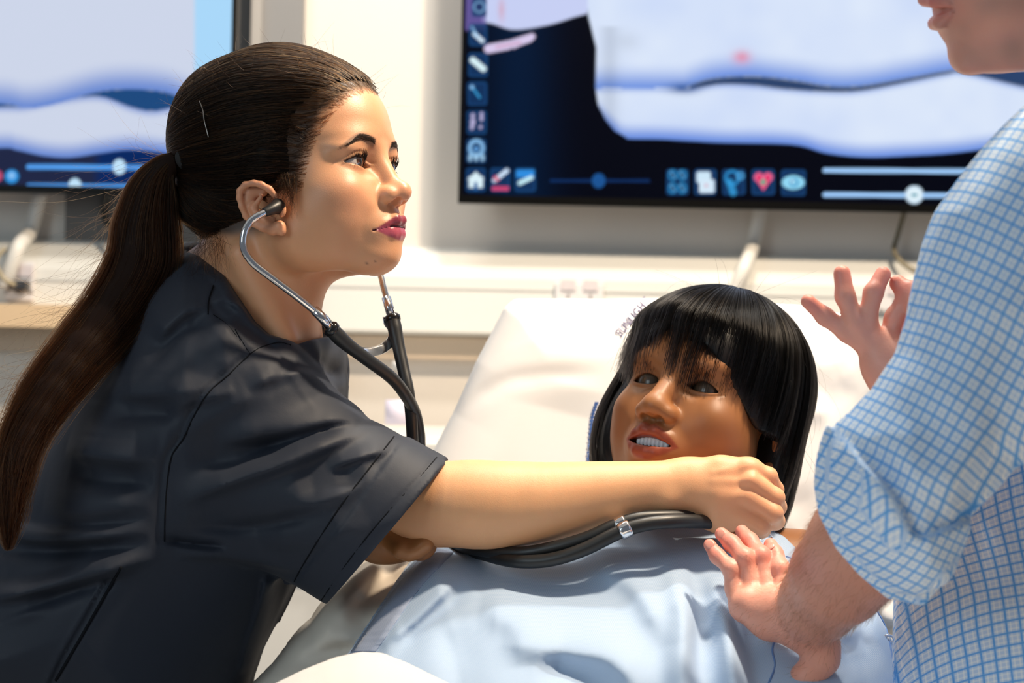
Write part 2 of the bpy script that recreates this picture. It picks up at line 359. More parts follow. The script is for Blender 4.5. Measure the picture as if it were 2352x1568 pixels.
def draw_main(X, Y):
    c = img_canvas(X, Y)
    c = c+np.array((.000, .008, .030), f32)*np.exp(-((X-1190)/80)**2)[:, None]
    # trunk of the lying body
    belly = cubic(X, [(1340, -60), (1355, 30), (1420, 120), (1560, 200), (1600, 205), (1700, 182), (1800, 192), (1950, 207), (2060, 190), (2170, 168), (2230, 170), (2352, 192), (2420, 205)])
    d = belly-Y; left = X-cubic(Y, [(-80, 1330), (38, 1352), (110, 1371), (200, 1369), (250, 1376), (290, 1400), (315, 1440), (600, 1460)][0:0] or [(-80, 1330), (38, 1352), (110, 1371), (200, 1369), (250, 1378), (600, 1380)]) if False else X-np.interp(Y, [-80, 38, 110, 200, 240, 275, 300, 316], [1335, 1352, 1370, 1368, 1374, 1392, 1412, 1440])
    m = aa(-d, 3)*0
    lowarm = cubic(X, [(1380, 270), (1415, 305), (1440, 318), (1520, 320), (1650, 327), (1820, 332), (1900, 352), (1990, 361), (2100, 357), (2200, 350), (2352, 330), (2450, 320)])
    inside = np.minimum(left, lowarm-Y)
    gap_top = cubic(X, [(1570, 202), (1631, 181), (1730, 175), (1828, 185), (1902, 197), (1976, 197), (2074, 181), (2173, 163), (2230, 158), (2452, 160)])
    gap_bot = cubic(X, [(1570, 203), (1592, 204), (1656, 194), (1730, 196), (1804, 205), (1902, 211), (1976, 209), (2074, 191), (2173, 171), (2215, 168), (2352, 200), (2452, 215)])
    sh = body_shade(X, Y, np.where(Y > gap_bot, (Y-gap_bot)*2+25, 200), np.where(Y < gap_top, (gap_top-Y)*1.1+10, (lowarm-Y)*1.7+5))
    sh = sh*(1-.12*np.exp(-((X-1440)/30)**2-((Y-95)/22)**2))[:, None]*np.array((1, 1, 1), f32); vz = (value_noise(np.stack([X, Y, X*0], 1), .010)+.5*value_noise(np.stack([X, Y, X*0], 1), .024, 2)); sh = sh*(1+.12*vz[:, None]*np.array((1.2, .9, .15), f32)); sh = sh*(1-.35*np.exp(-((X-1400)/22)**2)*(Y > 60)*np.array(1.0))[:, None]**.5
    m = aa(-inside, 3); c = c*(1-m[:, None])+sh*m[:, None]
    g = aa(-(Y-gap_top), 7)*aa(-(gap_bot-Y), 7)*(X > 1585); c = mixc(c, (.004, .035, .13), g*.97)
    g = np.exp(-((X-1570)/34)**2-((Y-203)/12)**2)*.8; c = mixc(c, (.012, .07, .26), g)
    c = mixc(c, (.80, .28, .42), np.exp(-((X-1704)/20)**2-((Y-131)/15)**2)*.85)
    # raised arm and hand at the top left of the display
    ed = cubic(X, [(1040, 48), (1120, 52), (1180, 68), (1260, 57), (1330, 36), (1400, 20)]); m = aa(-(ed-Y), 4)*(X > 1108)*(X < 1420)
    c = mixc(c, (.60, .66, .95), m*(X < 1350)); c = mixc(c, (.70, .35, .45), np.exp(-((X-1152)/8)**2-((Y-22)/26)**2)*.6*m)
    c = mixc(c, (.16, .12, .40), aa(-(70-Y), 6)*aa(X-1118, 8)*.8*(X < 1118))
    for q in ((1122, 112, 1165, 104, 10), (1165, 104, 1215, 88, 9), (1180, 104, 1222, 84, 7)):
        c = mixc(c, (.72, .62, .88), aa(sg2(X, Y, *q[:4])-q[4], 4))
    c = mixc(c, (.62, .25, .40), aa(sg2(X, Y, 1140, 108, 1195, 98)-2.5, 4)*.7)
    # tool buttons down the side and along the bottom
    B = (.010, .07, .22); L = (.30, .62, 1.0)
    for x0, y0, x1_, y1 in [(1084, -5, 1118, 38), (1078, 55, 1118, 105), (1076, 122, 1120, 176), (1074, 188, 1118, 242), (1073, 254, 1117, 308), (1072, 320, 1116, 374), (1071, 386, 1115, 440), (1127, 386, 1171, 440), (1183, 386, 1230, 440), (1531, 389, 1581, 447), (1595, 389, 1645, 447), (1660, 389, 1711, 447), (1727, 389, 1779, 447), (1795, 390, 1850, 449)]:
        d = rrect(X, Y, x0, y0, x1_, y1, 6); c = mixc(c, (.006, .035, .12), aa(d)*.9); c = mixc(c, B, aa(np.abs(d+1.5)-1.6)*.9)
    c = mixc(c, L, aa(np.abs(np.hypot(X-1101, Y-16)-12)-2)*.6)
    c = mixc(c, (.7, .85, 1), aa(sg2(X, Y, 1090, 78, 1108, 94)-4.5)); c = mixc(c, L, aa(sg2(X, Y, 1084, 62, 1096, 84)-2.5)*.7)
    c = mixc(c, (.72, .92, .98), aa(sg2(X, Y, 1086, 138, 1110, 158)-7))
    c = mixc(c, (.05, .40, .80), aa(sg2(X, Y, 1084, 200, 1102, 224)-2)); c = mixc(c, L, aa(np.hypot(X-1084, Y-200)-5)*.8)
    for x, y, r in ((1086, 266, 6), (1086, 280, 8), (1106, 272, 6), (1106, 262, 5), (1084, 292, 6), (1104, 292, 5)): c = mixc(c, (.60, .55, .85), aa(np.hypot((X-x)*1.3, Y-y)-r)*.8)
    c = mixc(c, L, aa(np.abs(np.hypot(X-1094, (Y-340)*.9)-15)-4)*.8); c = mixc(c, (.15, .42, .85), aa(np.hypot(X-1094, Y-342)-6)*.8)
    for x in (1080, 1094, 1108): c = mixc(c, (.45, .75, 1), aa(sg2(X, Y, x, 358, x, 366)-4)*.8)
    c = mixc(c, (.75, .93, 1), aa(np.maximum(np.abs(X-1093)-16, np.abs(Y-418)-13))*aa(-(Y-402-np.abs(X-1093)*.0))); c = mixc(c, (.75, .93, 1), aa(np.maximum(np.abs(X-1093)*.95-(Y-394), Y-412)))
    c = mixc(c, (.02, .12, .35), aa(np.maximum(np.abs(X-1093)-4, np.abs(Y-428)-9)))
    c = mixc(c, (.65, .80, 1), aa(sg2(X, Y, 1136, 414, 1164, 392)-5)); c = mixc(c, (.75, .05, .12), aa(sg2(X, Y, 1138, 408, 1142, 412)-5)*.8); c = mixc(c, (.62, .06, .17), aa(rrect(X, Y, 1130, 428, 1169, 438, 3)))
    c = mixc(c, (.03, .28, .78), aa(rrect(X, Y, 1186, 390, 1227, 408, 3))); c = mixc(c, (.60, .90, 1), aa(sg2(X, Y, 1194, 420, 1220, 408)-5))
    c = mixc(c, (.004, .03, .13), aa(np.abs(Y-415)-3)*(X > 1262)*(X < 1493)); c = mixc(c, (.012, .10, .34), aa(np.hypot((X-1375)*1.1, Y-415)-17)*.9)
    for x in (1545, 1567):
        for y in (402, 432): c = mixc(c, (.03, .30, .65), aa(np.abs(np.hypot(X-x, (Y-y)*.8)-8)-2)*.8); c = mixc(c, (.20, .5, .8), aa(sg2(X, Y, x-5, y-8, x+5, y+6)-1.6)*.6)
    c = mixc(c, (.65, .85, 1), aa(rrect(X, Y, 1600, 394, 1632, 420, 5))); c = mixc(c, (.70, .86, 1), aa(rrect(X, Y, 1606, 412, 1641, 443, 5))); c = mixc(c, (.75, .30, .40), aa(np.hypot(X-1622, Y-426)-4)*.7)
    c = mixc(c, (.03, .32, .72), aa(np.abs(np.hypot(X-1682, (Y-408))-15)-3)*.8); c = mixc(c, (.04, .38, .80), aa(sg2(X, Y, 1676, 418, 1684, 442)-8)*.7); c = mixc(c, (.10, .45, .85), aa(np.abs(np.hypot(X-1700, (Y-404))-7)-2.5)*.8)
    h = np.minimum(np.hypot(X-1743, Y-407)-11, np.hypot(X-1764, Y-407)-11); h = np.minimum(h, np.maximum(np.abs(X-1753.5)*1.2-(438-Y)*.86, 406-Y)); c = mixc(c, (.82, .03, .14), aa(h)); c = mixc(c, (.95, .35, .6), aa(np.abs(h+3)-1.5)*.6)
    c = mixc(c, (.02, .55, .35), aa(np.hypot(X-1753, Y-418)-6)); c = mixc(c, (.4, .10, .15), aa(np.hypot(X-1753, Y-418)-2))
    e = np.hypot((X-1822)/26, (Y-419)/16); c = mixc(c, (.30, .72, .95), aa((e-1)*18)); c = mixc(c, (.03, .25, .55), aa(np.abs(np.hypot(X-1824, Y-419)-8)-2)); c = mixc(c, (.7, .9, 1), aa(np.hypot(X-1820, Y-416)-3))
    # sliders
    for y, k in ((391, None), (447, 2100)):
        c = mixc(c, (.36, .62, 1.0), aa(sg2(X, Y, 1895, y, 2420, y+4)-5.5))
        if k:
            c = mixc(c, (.78, .92, 1.0), aa(np.hypot(X-k, Y-y)-21)); c = mixc(c, (.25, .50, .85), aa(np.abs(np.hypot(X-k, Y-y)-19)-1.2)*.6); c = mixc(c, (.05, .32, .42), aa(sg2(X, Y, k-4, y+1, k+4, y+1)-3))
    return c
def draw_side(X, Y):
    c = np.tile(np.array((.014, .020, .060), f32), (len(X), 1))
    c = mixc(c, (.001, .02, .12), np.clip((X-210)/25, 0, 1))
    up = cubic(X, [(-200, 235), (0, 238), (60, 248), (120, 240), (220, 212), (300, 205), (380, 212), (447, 232), (560, 240)])
    lo = cubic(X, [(-200, 250), (0, 246), (60, 245), (150, 228), (230, 222), (300, 246), (350, 255), (400, 246), (450, 232), (560, 230)])
    bt = cubic(X, [(-200, 350), (0, 340), (40, 345), (100, 358), (160, 362), (230, 352), (300, 344), (370, 350), (450, 362), (560, 365)])
    sh = body_shade(X, Y, np.where(Y > lo, (Y-lo)*2+20, 200), np.where(Y < up, (up-Y)*1.0+8, (bt-Y)*1.6+5))*np.array((.92, .88, .86), f32)
    m = aa(-(bt-Y), 3); c = c*(1-m[:, None])+sh*m[:, None]
    c = mixc(c, (.012, .07, .22), aa(-(Y-up), 3)*aa(-(lo-Y), 3))
    m = np.clip((X-443)/8, 0, 1)*(Y < up); c = mixc(c, (.42, .72, 1.0), m)
    for y, k in ((383, 274), (427, 172)):
        c = mixc(c, (.09, .35, .88), aa(sg2(X, Y, 66, y, 380, y+2)-6)); c = mixc(c, (.55, .80, 1.0), aa(np.hypot(X-k, (Y-y)*.85)-15))
    c = mixc(c, (.03, .30, .75), aa(np.hypot(X-27, Y-405)-16)); c = mixc(c, (.35, .65, 1), aa(np.hypot(X-27, Y-403)-8)*.7); c = mixc(c, (.55, .08, .18), aa(np.hypot(X+8, Y-404)-14))
    return c
m_scr = bpy.data.materials.new('screen_picture'); m_scr.use_nodes = True; nt = m_scr.node_tree; b = nt.nodes['Principled BSDF']
at = nt.nodes.new('ShaderNodeAttribute'); at.attribute_name = 'Col'; nt.links.new(at.outputs['Color'], b.inputs['Emission Color']); b.inputs['Emission Strength'].default_value = .95; b.inputs['Base Color'].default_value = (.001, .001, .0012, 1); b.inputs['Roughness'].default_value = .35; b.inputs['Specular IOR Level'].default_value = .02
m_bez = mat('bezel_black', (.003, .003, .003), rough=.35, spec=.08)
def television(label, xl, xr, yb, draw, Y, W, H, left_anchor, bez, bezb, xrange, yrange):
    a = P(xl if left_anchor else xr, yb, Y); x0 = a[0] if left_anchor else a[0]-W; z0 = a[2]
    t = thing('television', label, 'television', (x0+W/2, Y+.03, z0))
    box('back_case', (x0+.02, Y+.012, z0+.02), (x0+W-.02, Y+.05, z0+H-.02), m_bez, t)
    fr = mesh_np('frame', *frame_vf(x0, z0, W, H, bez, bezb, Y-.004, Y+.014), m_bez, t, smooth=False)
    box('wall_bracket', (x0+W/2-.2, Y+.05, z0+H/2-.2), (x0+W/2+.2, WY, z0+H/2+.2), m_dark, t)
    # picture grid; pixel coordinates serve only to lay the picture out on the flat display
    sx0, sx1, sz0, sz1 = x0+bez, x0+W-bez, z0+bezb, z0+H-bez
    vis0 = max(sx0, P(xrange[0], 200, Y)[0]); vis1 = min(sx1, P(xrange[1], 200, Y)[0]); vt = min(sz1, P(1176, yrange, Y)[2])
    st = 2.6*Y/FPX
    xs = np.unique(np.r_[sx0, np.arange(vis0, vis1, st), sx1]); zs = np.unique(np.r_[np.arange(sz0, vt, st), sz1])
    xx, zz = np.meshgrid(xs, zs, indexing='ij'); V = np.stack([xx.ravel(), np.full(xx.size, Y), zz.ravel()], 1)
    dx = V[:, 0]*FPX/Y; dz = -(V[:, 2]-CAMZ)*FPX/Y
    px = 1176+CR*dx-SR*dz; py = 784+SR*dx+CR*dz
    C = draw(px.astype(f32), py.astype(f32)); n0, n1 = len(xs), len(zs)
    i, j = np.meshgrid(np.arange(n0-1), np.arange(n1-1), indexing='ij'); i = i.ravel(); j = j.ravel()
    Fq = np.stack([i*n1+j, (i+1)*n1+j, (i+1)*n1+j+1, i*n1+j+1], 1)
    s = mesh_np('display', V, Fq, m_scr, t, col=C, smooth=False)
    return t
def frame_vf(x0, z0, W, H, b, bb, y0, y1):
    V, F = [], []
    for (a, c, d, e) in ((x0, z0, x0+W, z0+bb), (x0, z0+H-b, x0+W, z0+H), (x0, z0+bb, x0+b, z0+H-b), (x0+W-b, z0+bb, x0+W, z0+H-b)):
        v, f = box_vf((a, y0, c), (d, y1, e)); o = len(V); V += v; F += [[k+o for k in q] for q in f]
    return V, F
if not SKIP('room'):
    television('large wall screen showing a lying body and tool icons behind the black wig', 1052, 0, 466, draw_main, 2.84, 1.46, .84, True, .006, .0135, (1050, 2420), -40)
    television('large wall screen partly hidden by the brown ponytail', 0, 533, 452, draw_side, 2.84, 1.46, .84, False, .006, .012, (-60, 540), -40)
# bedside cabinet and things behind the near side of the bed

# ================================================================== the woman in the dark tunic
SKIN = (0.68, 0.345, 0.185); 
m_skin = mat('warm_skin', rough=.42, spec=.5, sss=.30, sss_scale=.005, sss_rad=(1,.38,.2), attr='Col', rattr='Rgh', bump=[('noise', 1100, .20, .0005), ('vor', 700, .08, .0005)], var=(45, .05))
def rotm(ax, a):
    ax = np.asarray(ax, float)/np.linalg.norm(ax); K = np.array([[0,-ax[2],ax[1]],[ax[2],0,-ax[0]],[-ax[1],ax[0],0]])
    return np.eye(3)+math.sin(a)*K+(1-math.cos(a))*K@K
def head_axes(f0, s0, yaw, pitch, roll):
    M = np.stack([f0, [0,0,1.], s0], 1).astype(float)
    M = rotm((0,0,1), yaw)@M; M = rotm(M[:, 2], pitch)@M; return rotm(M[:, 0], roll)@M
WM = head_axes([1,0,0.], [0,-1.,0], math.radians(-25), math.radians(10), 0)
WO = np.array([-0.18777, 1.62, 1.26857])
def w2l(p): return (p-WO.astype(f32))@WM.astype(f32)
def l2w(p): return np.asarray(p)@WM.T+WO
def WI(px, py, s):
    """local head point on the plane s=const seen at pixel"""
    c0 = np.array([0, 0, CAMZ]); r = P(px, py, 1.)-c0; n = WM[:, 2]
    t = (s-(c0-WO)@n)/(r@n); return WM.T@(c0+r*t-WO)
EYE_C = (.0575, .0325, .0305); EYE_R = .0138
def lid_open(p, a):
    """2-D opening between the lids in (s,u): negative inside"""
    x = (a-.0305)/.0163; base = .0303+.14*(a-.0312)
    up = base+.0062*np.maximum(1-np.abs(x+.12)**2.0, -1.5); lo = base-.0030*np.maximum(1-np.abs(x)**2.2, -1.5)
    return np.maximum(p[:, 1]-up, lo-p[:, 1])
HQ = 1.0
def woman_head(q):
    p = w2l(q); a = np.abs(p[:, 2]); pa = np.stack([p[:, 0], p[:, 1], a], 1)
    d = ell(p, (-.022, .070, 0), (.098, .083, .074))
    d = smin(d, ell(p, (.021, .068, 0), (.0595, .057, .055)), .02)
    d = smin(d, ell(pa, (.034, .002, .026), (.040, .045, .040)), .02)       # cheeks
    d = smin(d, ell(pa, (.010, -.020, .034), (.045, .040, .030)), .02)      # jaw sides
    d = smin(d, cap(pa, (.002, -.028, .048), (.048, -.052, .014), .016, .0145), .018)
    d = smin(d, ell(p, (.050, -.028, 0), (.034, .034, .032)), .015)         # muzzle
    d = smin(d, ell(p, (.0600, -.0525, 0), (.0190, .0150, .020)), .014)      # chin
    d = smin(d, ell(pa, (.0545, .053, .022), (.0215, .010, .024)), .014)      # brow ridge
    d = smin(d, ell(pa, (.048, .006, .042), (.020, .014, .016)), .014)      # cheekbone
    d = smin(d, cap(pa, (.066, .010, .014), (.063, -.006, .024), .009, .009), .012)
    # eye socket, eyelids
    d = smax(d, -ell(pa, (.080, .034, .028), (.0130, .0100, .0150)), .012)
    d = smin(d, cap(p, (.0705, .044, 0), (.084, .010, 0), .0085, .0085), .010)     # bridge
    lid = sph(pa, EYE_C, .0153); d = smin(d, lid, .0045)
    d = smin(d, ell(pa, (.0575, .0445, .031), (.0155, .006, .020)), .009)       # fullness under the brow
    op = lid_open(p, a)
    d = smax(d, -np.maximum(op, -(pa[:, 0]-.052)), .0012)
    cr = np.abs(op-.0042); d = d+.0006*np.exp(-(cr/.0010)**2)*((p[:, 1] > .031))*sstep(.009, .006, op)*(np.abs(pa[:, 0]-.064) < .02)
    # nose
    n = sph(p, (.0925, .0020, 0), .0098); n = smin(n, ell(pa, (.0835, -.0004, .0112), (.0100, .0080, .0074)), .006)
    n = smin(n, ell(p, (.087, -.0055, 0), (.009, .0045, .0045)), .004)
    d = smin(d, n, .007)
    d = smax(d, -ell(pa, (.0875, -.0085, .0072), (.0075, .0052, .0040), rotm((0,0,1), .5)), .0025)
    # lips
    ml = [(.0868, -.0297, 0), (.0850, -.0292, .009), (.0803, -.0304, .017), (.0725, -.0325, .0268)]
    d = smin(d, ell(p, (.066, -.027, 0), (.0183, .021, .028)), .008)
    up = chain(pa, [(.0848, -.0243, 0), (.0846, -.0233, .0050), (.0785, -.0270, .0155), (.0705, -.0318, .0260)], [.0052, .0055, .0038, .0010], .003)
    lo = chain(pa, [(.0806, -.0355, 0), (.0796, -.0353, .0080), (.0750, -.0343, .0165), (.0700, -.0328, .0260)], [.0062, .0058, .0036, .0010], .003)
    d = smin(d, smin(up, lo, .0012), .0032)
    dl, _ = line_d(pa, ml); d = smax(d, -(dl-.0009), .0012)
    d = smax(d, -cap(p, (.0935, -.008, 0), (.0945, -.017, 0), .0022, .0028), .004)   # philtrum
    # neck
    c = np.asarray
    nk = cap(q, P(600, 545, 1.655), P(575, 800, 1.665), .052, .056)
    nk = smin(nk, cap(q, P(676, 600, 1.64), P(570, 800, 1.65), .038, .044), .03)
    nk = smin(nk, cap(q, P(555, 585, 1.60), P(655, 780, 1.60), .010, .011), .018)
    nk = smin(nk, cap(q, P(560, 790, 1.66), P(480, 660, 1.68), .05, .04), .03)
    nk = smin(nk, cap(q, P(600, 850, 1.67), P(540, 850, 1.68), .05, .07), .05)
    d = smin(d, nk, .022)
    # near ear: concha plate, helix, lobe
    E = lambda x, y, s: tuple(WI(x, y, s))
    ear = chain(p, [E(628, 500, .070), E(600, 470, .0765), E(580, 445, .081)], [.008, .010, .008], .006)
    ear = smax(ear, -(p[:, 2]*-1+.0), .001)
    hel = chain(p, [E(634, 452, .073), E(618, 434, .078), E(600, 424, .081), E(583, 420, .083), E(563, 424, .085), E(551, 438, .0865), E(550, 454, .0865), E(555, 474, .0855), E(564, 496, .083), E(579, 513, .080), E(602, 523, .079), E(626, 530, .0775)],
                [.0030, .0030, .0029, .0028, .0028, .0028, .0027, .0026, .0026, .0028, .0032, .0040], .002)
    lobe = chain(p, [E(622, 524, .0765), E(642, 522, .0755), E(647, 531, .0755)], [.0045, .0052, .0040], .004); hel = smin(hel, lobe, .004)
    anti = chain(p, [E(600, 452, .0775), E(582, 478, .0800), E(592, 498, .080), E(614, 506, .0785), E(628, 500, .076)], [.0020, .0030, .0034, .0036, .0030], .004)
    plate = chain(p, [E(604, 440, .0720), E(576, 444, .0755), E(570, 470, .0760), E(592, 500, .0735), E(620, 510, .072)], [.0045, .0060, .0062, .0058, .0050], .005)
    trag = ell(p, E(646, 480, .0735), (.0045, .0075, .0045))
    ear = smin(smin(smin(ear, plate, .004), smin(hel, anti, .003), .003), trag, .005)
    d = smin(d, ear, .004)
    d = smax(d, -ell(p, E(622, 478, .0815), (.0085, .012, .0085)), .003)
    return d
def woman_col(q):
    p = w2l(q); a = np.abs(p[:, 2]); n = len(p); pa = np.stack([p[:, 0], p[:, 1], a], 1)
    c = np.tile(np.array(SKIN, f32), (n, 1))
    red = np.exp(-(((p[:, 0]-.052)/.022)**2+((p[:, 1]+.002)/.018)**2+((a-.045)/.02)**2))+.9*np.exp(-((np.linalg.norm(p-np.array([.096, 0, 0]), axis=1))/.013)**2)
    red += .8*np.exp(-((p[:, 0]+.012)/.03)**2)*(a > .074)
    c = lerpc(c, (.62, .25, .16), np.clip(red, 0, 1)*.55) if False else c*(1-np.clip(red, 0, 1)[:, None]*.55)+np.array((.64, .27, .17), f32)*np.clip(red, 0, 1)[:, None]*.55
    x = a/.0268
    lu = -.0322+.0140*(1-np.clip(x, 0, 1)**1.5)-.0018*np.exp(-(a/.003)**2); ll = -.0322-.0098*(1-np.clip(x, 0, 1)**2)
    m = sstep(-.0010, .0008, lu-p[:, 1])*sstep(-.0010, .0008, p[:, 1]-ll)*(a < .0272)*(p[:, 0] > .06)
    uppr = sstep(-.0305, -.0285, p[:, 1])[:, None]; c = c*(1-m[:, None])+(np.array((.40, .075, .115), f32)*(1-uppr)+np.array((.26, .040, .062), f32)*uppr)*m[:, None]
    dl_, _ = line_d(pa, [(.0862, -.0297, 0), (.0844, -.0292, .009), (.0797, -.0304, .017), (.0722, -.0325, .0272)]); m = np.exp(-(dl_/.0012)**2)*.7; c = c*(1-m[:, None])+np.array((.05, .008, .012), f32)*m[:, None]
    op = lid_open(p, a); k = (p[:, 0] > .05)*(p[:, 1] < .06)*(p[:, 1] > .02)*(a > .012)*(a < .05)
    e = np.exp(-(np.maximum(op, 0)/.0011)**2)*k*(p[:, 1] > .030); c = c*(1-e[:, None]*.85)+np.array((.03, .015, .01), f32)*e[:, None]*.85
    e = np.exp(-(np.maximum(op, 0)/.004)**2)*k*.25; c = c*(1-e[:, None])+np.array((.30, .13, .08), f32)*e[:, None]
    # brows
    bp = np.stack([brow_u(a), a], 1); bw = .0036*sstep(.056, .030, a)+.0011; t = sstep(1.25, .5, np.abs(p[:, 1]-brow_u(a))/bw)*(p[:, 0] > .04)*(a > .0125)*(a < .0515)
    t *= sstep(.0125, .017, a); c = c*(1-t[:, None]*.66)+np.array((.055, .03, .022), f32)*t[:, None]*.66
    # scalp shows dark where the hair begins
    hl = hairline(p); t = sstep(-.006, .010, hl)*.93*sstep(-.024, -.006, p[:, 1]); c = c*(1-t[:, None])+np.array((.012, .008, .006), f32)*t[:, None]
    for mx, my, s, r in ((791, 235, .03, .0010), (794, 243, .03, .0009), (835, 604, .03, .0011), (862, 600, .02, .0008)):
        dd = np.linalg.norm(p[:, :2]-WI(mx, my, s)[:2], axis=1); t = np.exp(-(dd/r)**2)*.7*(p[:, 2] > 0); c = c*(1-t[:, None])+np.array((.10, .04, .03), f32)*t[:, None]
    return c
def brow_u(a): return .0485+.0056*np.sin(np.clip((a-.014)/.040, 0, 1)*2.2)-.0110*np.clip((a-.033)/.02, 0, 1)**1.3
def hairline(p):
    """positive where hair grows (head-local coordinates)"""
    a = np.abs(p[:, 2]); u = p[:, 1]; f = p[:, 0]
    top = u-(.099-.10*np.maximum(a-.02, 0)); 
    lim = np.interp(u, [-.03, -.015, .0, .012, .03, .045, .06, .075, .09, .105, .12], [-.03, -.02, .010, .022, .026, .033, .042, .052, .064, .078, .12]).astype(f32)
    side = lim-f
    ear = np.sqrt(((f+.008)/1.0)**2+((u-.000)/1.1)**2)-.028
    low = u+.030+.9*np.clip(f+.05, -.2, .2)*-0.2
    h = np.maximum(side*1.0, -1)
    h = np.minimum(h, np.where(f < .0, u+.028+.35*(f+.04), 1))
    return np.minimum(h, np.where((a > .05) & (f > -.04) & (u < .03), np.maximum(ear, (u-.025)), 1))
def woman_rgh(q):
    p = w2l(q); a = np.abs(p[:, 2]); r = np.full(len(p), .46, f32)
    x = a/.0268; lu = -.0322+.0140*(1-np.clip(x, 0, 1)**1.5); ll = -.0322-.0098*(1-np.clip(x, 0, 1)**2)
    m = (lu > p[:, 1]) & (p[:, 1] > ll) & (a < .0272) & (p[:, 0] > .06); r = np.where(m, .34, r)
    t = np.exp(-((p[:, 2]/.03)**2+((p[:, 1]-.078)/.02)**2))*(p[:, 0] > .03)+np.exp(-(np.linalg.norm(p-np.array([.098, .004, .004]), axis=1)/.012)**2); return r-.10*np.clip(t, 0, 1)
woman = thing('person', 'woman in a dark grey tunic with a long brown ponytail, listening through a stethoscope', 'person', (-.35, 1.68, 0.0))
if not SKIP('woman'):
    V, Fq = mesh_sdf(woman_head, (-.36, 1.50, 1.06), (-.07, 1.78, 1.46), HQ*.0012)
    BODY = [(V, Fq, woman_col(V.astype(f32)), woman_rgh(V.astype(f32)))]
    for sgn in (1, -1):
        c = l2w([EYE_C[0], EYE_C[1], EYE_C[2]*sgn])
        # eyeball, gaze direction along the face, a little up
        g = WM@np.array([1, .03, -.10]); g /= np.linalg.norm(g)
        n1, n2 = 48, 32; up = np.array([0, 0, 1.]); b1 = np.cross(g, up); b1 /= np.linalg.norm(b1); b2 = np.cross(b1, g)
        Vs, Cs = [], []
        for i in range(n2+1):
            th = math.pi*i/n2
            for j in range(n1):
                ph = 2*math.pi*j/n1; rr = EYE_R+(.0007*math.exp(-(th/.36)**4))
                Vs.append(c+rr*(g*math.cos(th)+(b1*math.cos(ph)+b2*math.sin(ph))*math.sin(th)))
                Cs.append((.003, .002, .002) if th < .20 else ((.035, .013, .006) if th < .45 else ((.012, .006, .004) if th < .51 else (.50, .45, .43))))
        Fe = np.array([[i*n1+j, i*n1+(j+1) % n1, (i+1)*n1+(j+1) % n1, (i+1)*n1+j] for i in range(n2) for j in range(n1)])
        mesh_np('eye', Vs, Fe[:, ::-1], mat('eyeball', rough=.04, spec=.8, attr='Col', coat=1), woman, col=np.array(Cs))

# ---- hair: cap, strands drawn back to the tie, ponytail
TIE = WI(424, 362, 0.0)
def hair_cap(p):
    a = np.abs(p[:, 2]); pa = np.stack([p[:, 0], p[:, 1], a], 1)
    d = ell(p, (-.035, .078, 0), (.100, .090, .083))
    d = smin(d, ell(p, (.020, .084, 0), (.0605, .051, .060)), .02)
    d = smin(d, ell(p, (-.085, .085, 0), (.055, .075, .062)), .02)
    d = smin(d, ell(p, (-.090, .026, 0), (.060, .045, .060)), .015)
    d = smin(d, ell(pa, (.000, .045, .052), (.040, .040, .024)), .015)
    hl = hairline(p); d = d+(.006+.009*sstep(-.02, .01, p[:, 0]))*sstep(.042, -.002, hl)
    d = d+.0006*np.sin(p[:, 1]*900+p[:, 0]*260+6*np.sin(p[:, 0]*60)+p[:, 2]*200)
    return smax(d, -(hl+.004)*.7, .004)
def grad(f, p, e=5e-4):
    g = np.stack([f(p+np.eye(3, dtype=f32)[i]*e)-f(p-np.eye(3, dtype=f32)[i]*e) for i in range(3)], 1); return g/np.maximum(np.linalg.norm(g, axis=1, keepdims=True), 1e-6)
def smooth_cap(p):
    pa = np.stack([p[:, 0], p[:, 1], np.abs(p[:, 2])], 1)
    d = ell(p, (-.035, .078, 0), (.100, .090, .083)); d = smin(d, ell(p, (.020, .084, 0), (.0605, .051, .060)), .02)
    d = smin(d, ell(p, (-.085, .085, 0), (.055, .075, .062)), .02); d = smin(d, ell(p, (-.090, .026, 0), (.060, .045, .060)), .015)
    return smin(d, ell(pa, (.000, .045, .052), (.040, .040, .024)), .015)
def to_surf(f, p, off, it=4):
    p = p.astype(f32)
    for _ in range(it): p = p-grad(f, p)*(f(p)-off)[:, None]
    return p
def trace(f, px, py, y0, y1, n=500):
    """distance along the view ray of a photo pixel at which a surface is met (finds where small things lie on big ones)"""
    ys = np.linspace(y0, y1, n); q = np.array([P(px, py, y) for y in ys], f32); v = f(q); k = np.argmax(v < 0)
    return ys[k] if v[k] < 0 else None
def hair_mat(name, cols, rough=.30, coat=.0, ior=1.20):
    m = bpy.data.materials.new(name); m.use_nodes = True; nt = m.node_tree; nt.nodes.remove(nt.nodes['Principled BSDF'])
    h = nt.nodes.new('ShaderNodeBsdfHairPrincipled'); h.parametrization = 'COLOR'
    h.inputs['Roughness'].default_value = rough; h.inputs['IOR'].default_value = ior; h.inputs['Radial Roughness'].default_value = .5; h.inputs['Coat'].default_value = coat if 'Coat' in h.inputs else 0
    ci = nt.nodes.new('ShaderNodeHairInfo'); cr = nt.nodes.new('ShaderNodeValToRGB'); e = cr.color_ramp.elements
    while len(e) < len(cols): e.new(.5)
    for k, (pos, c) in enumerate(cols): e[k].position = pos; e[k].color = (*c, 1)
    nt.links.new(ci.outputs['Random'], cr.inputs[0]); nt.links.new(cr.outputs[0], h.inputs['Color'])
    nt.links.new(h.outputs[0], nt.nodes['Material Output'].inputs[0]); return m
m_haircap = mat('hair_mass', (.006, .004, .003), rough=.6, spec=.12)
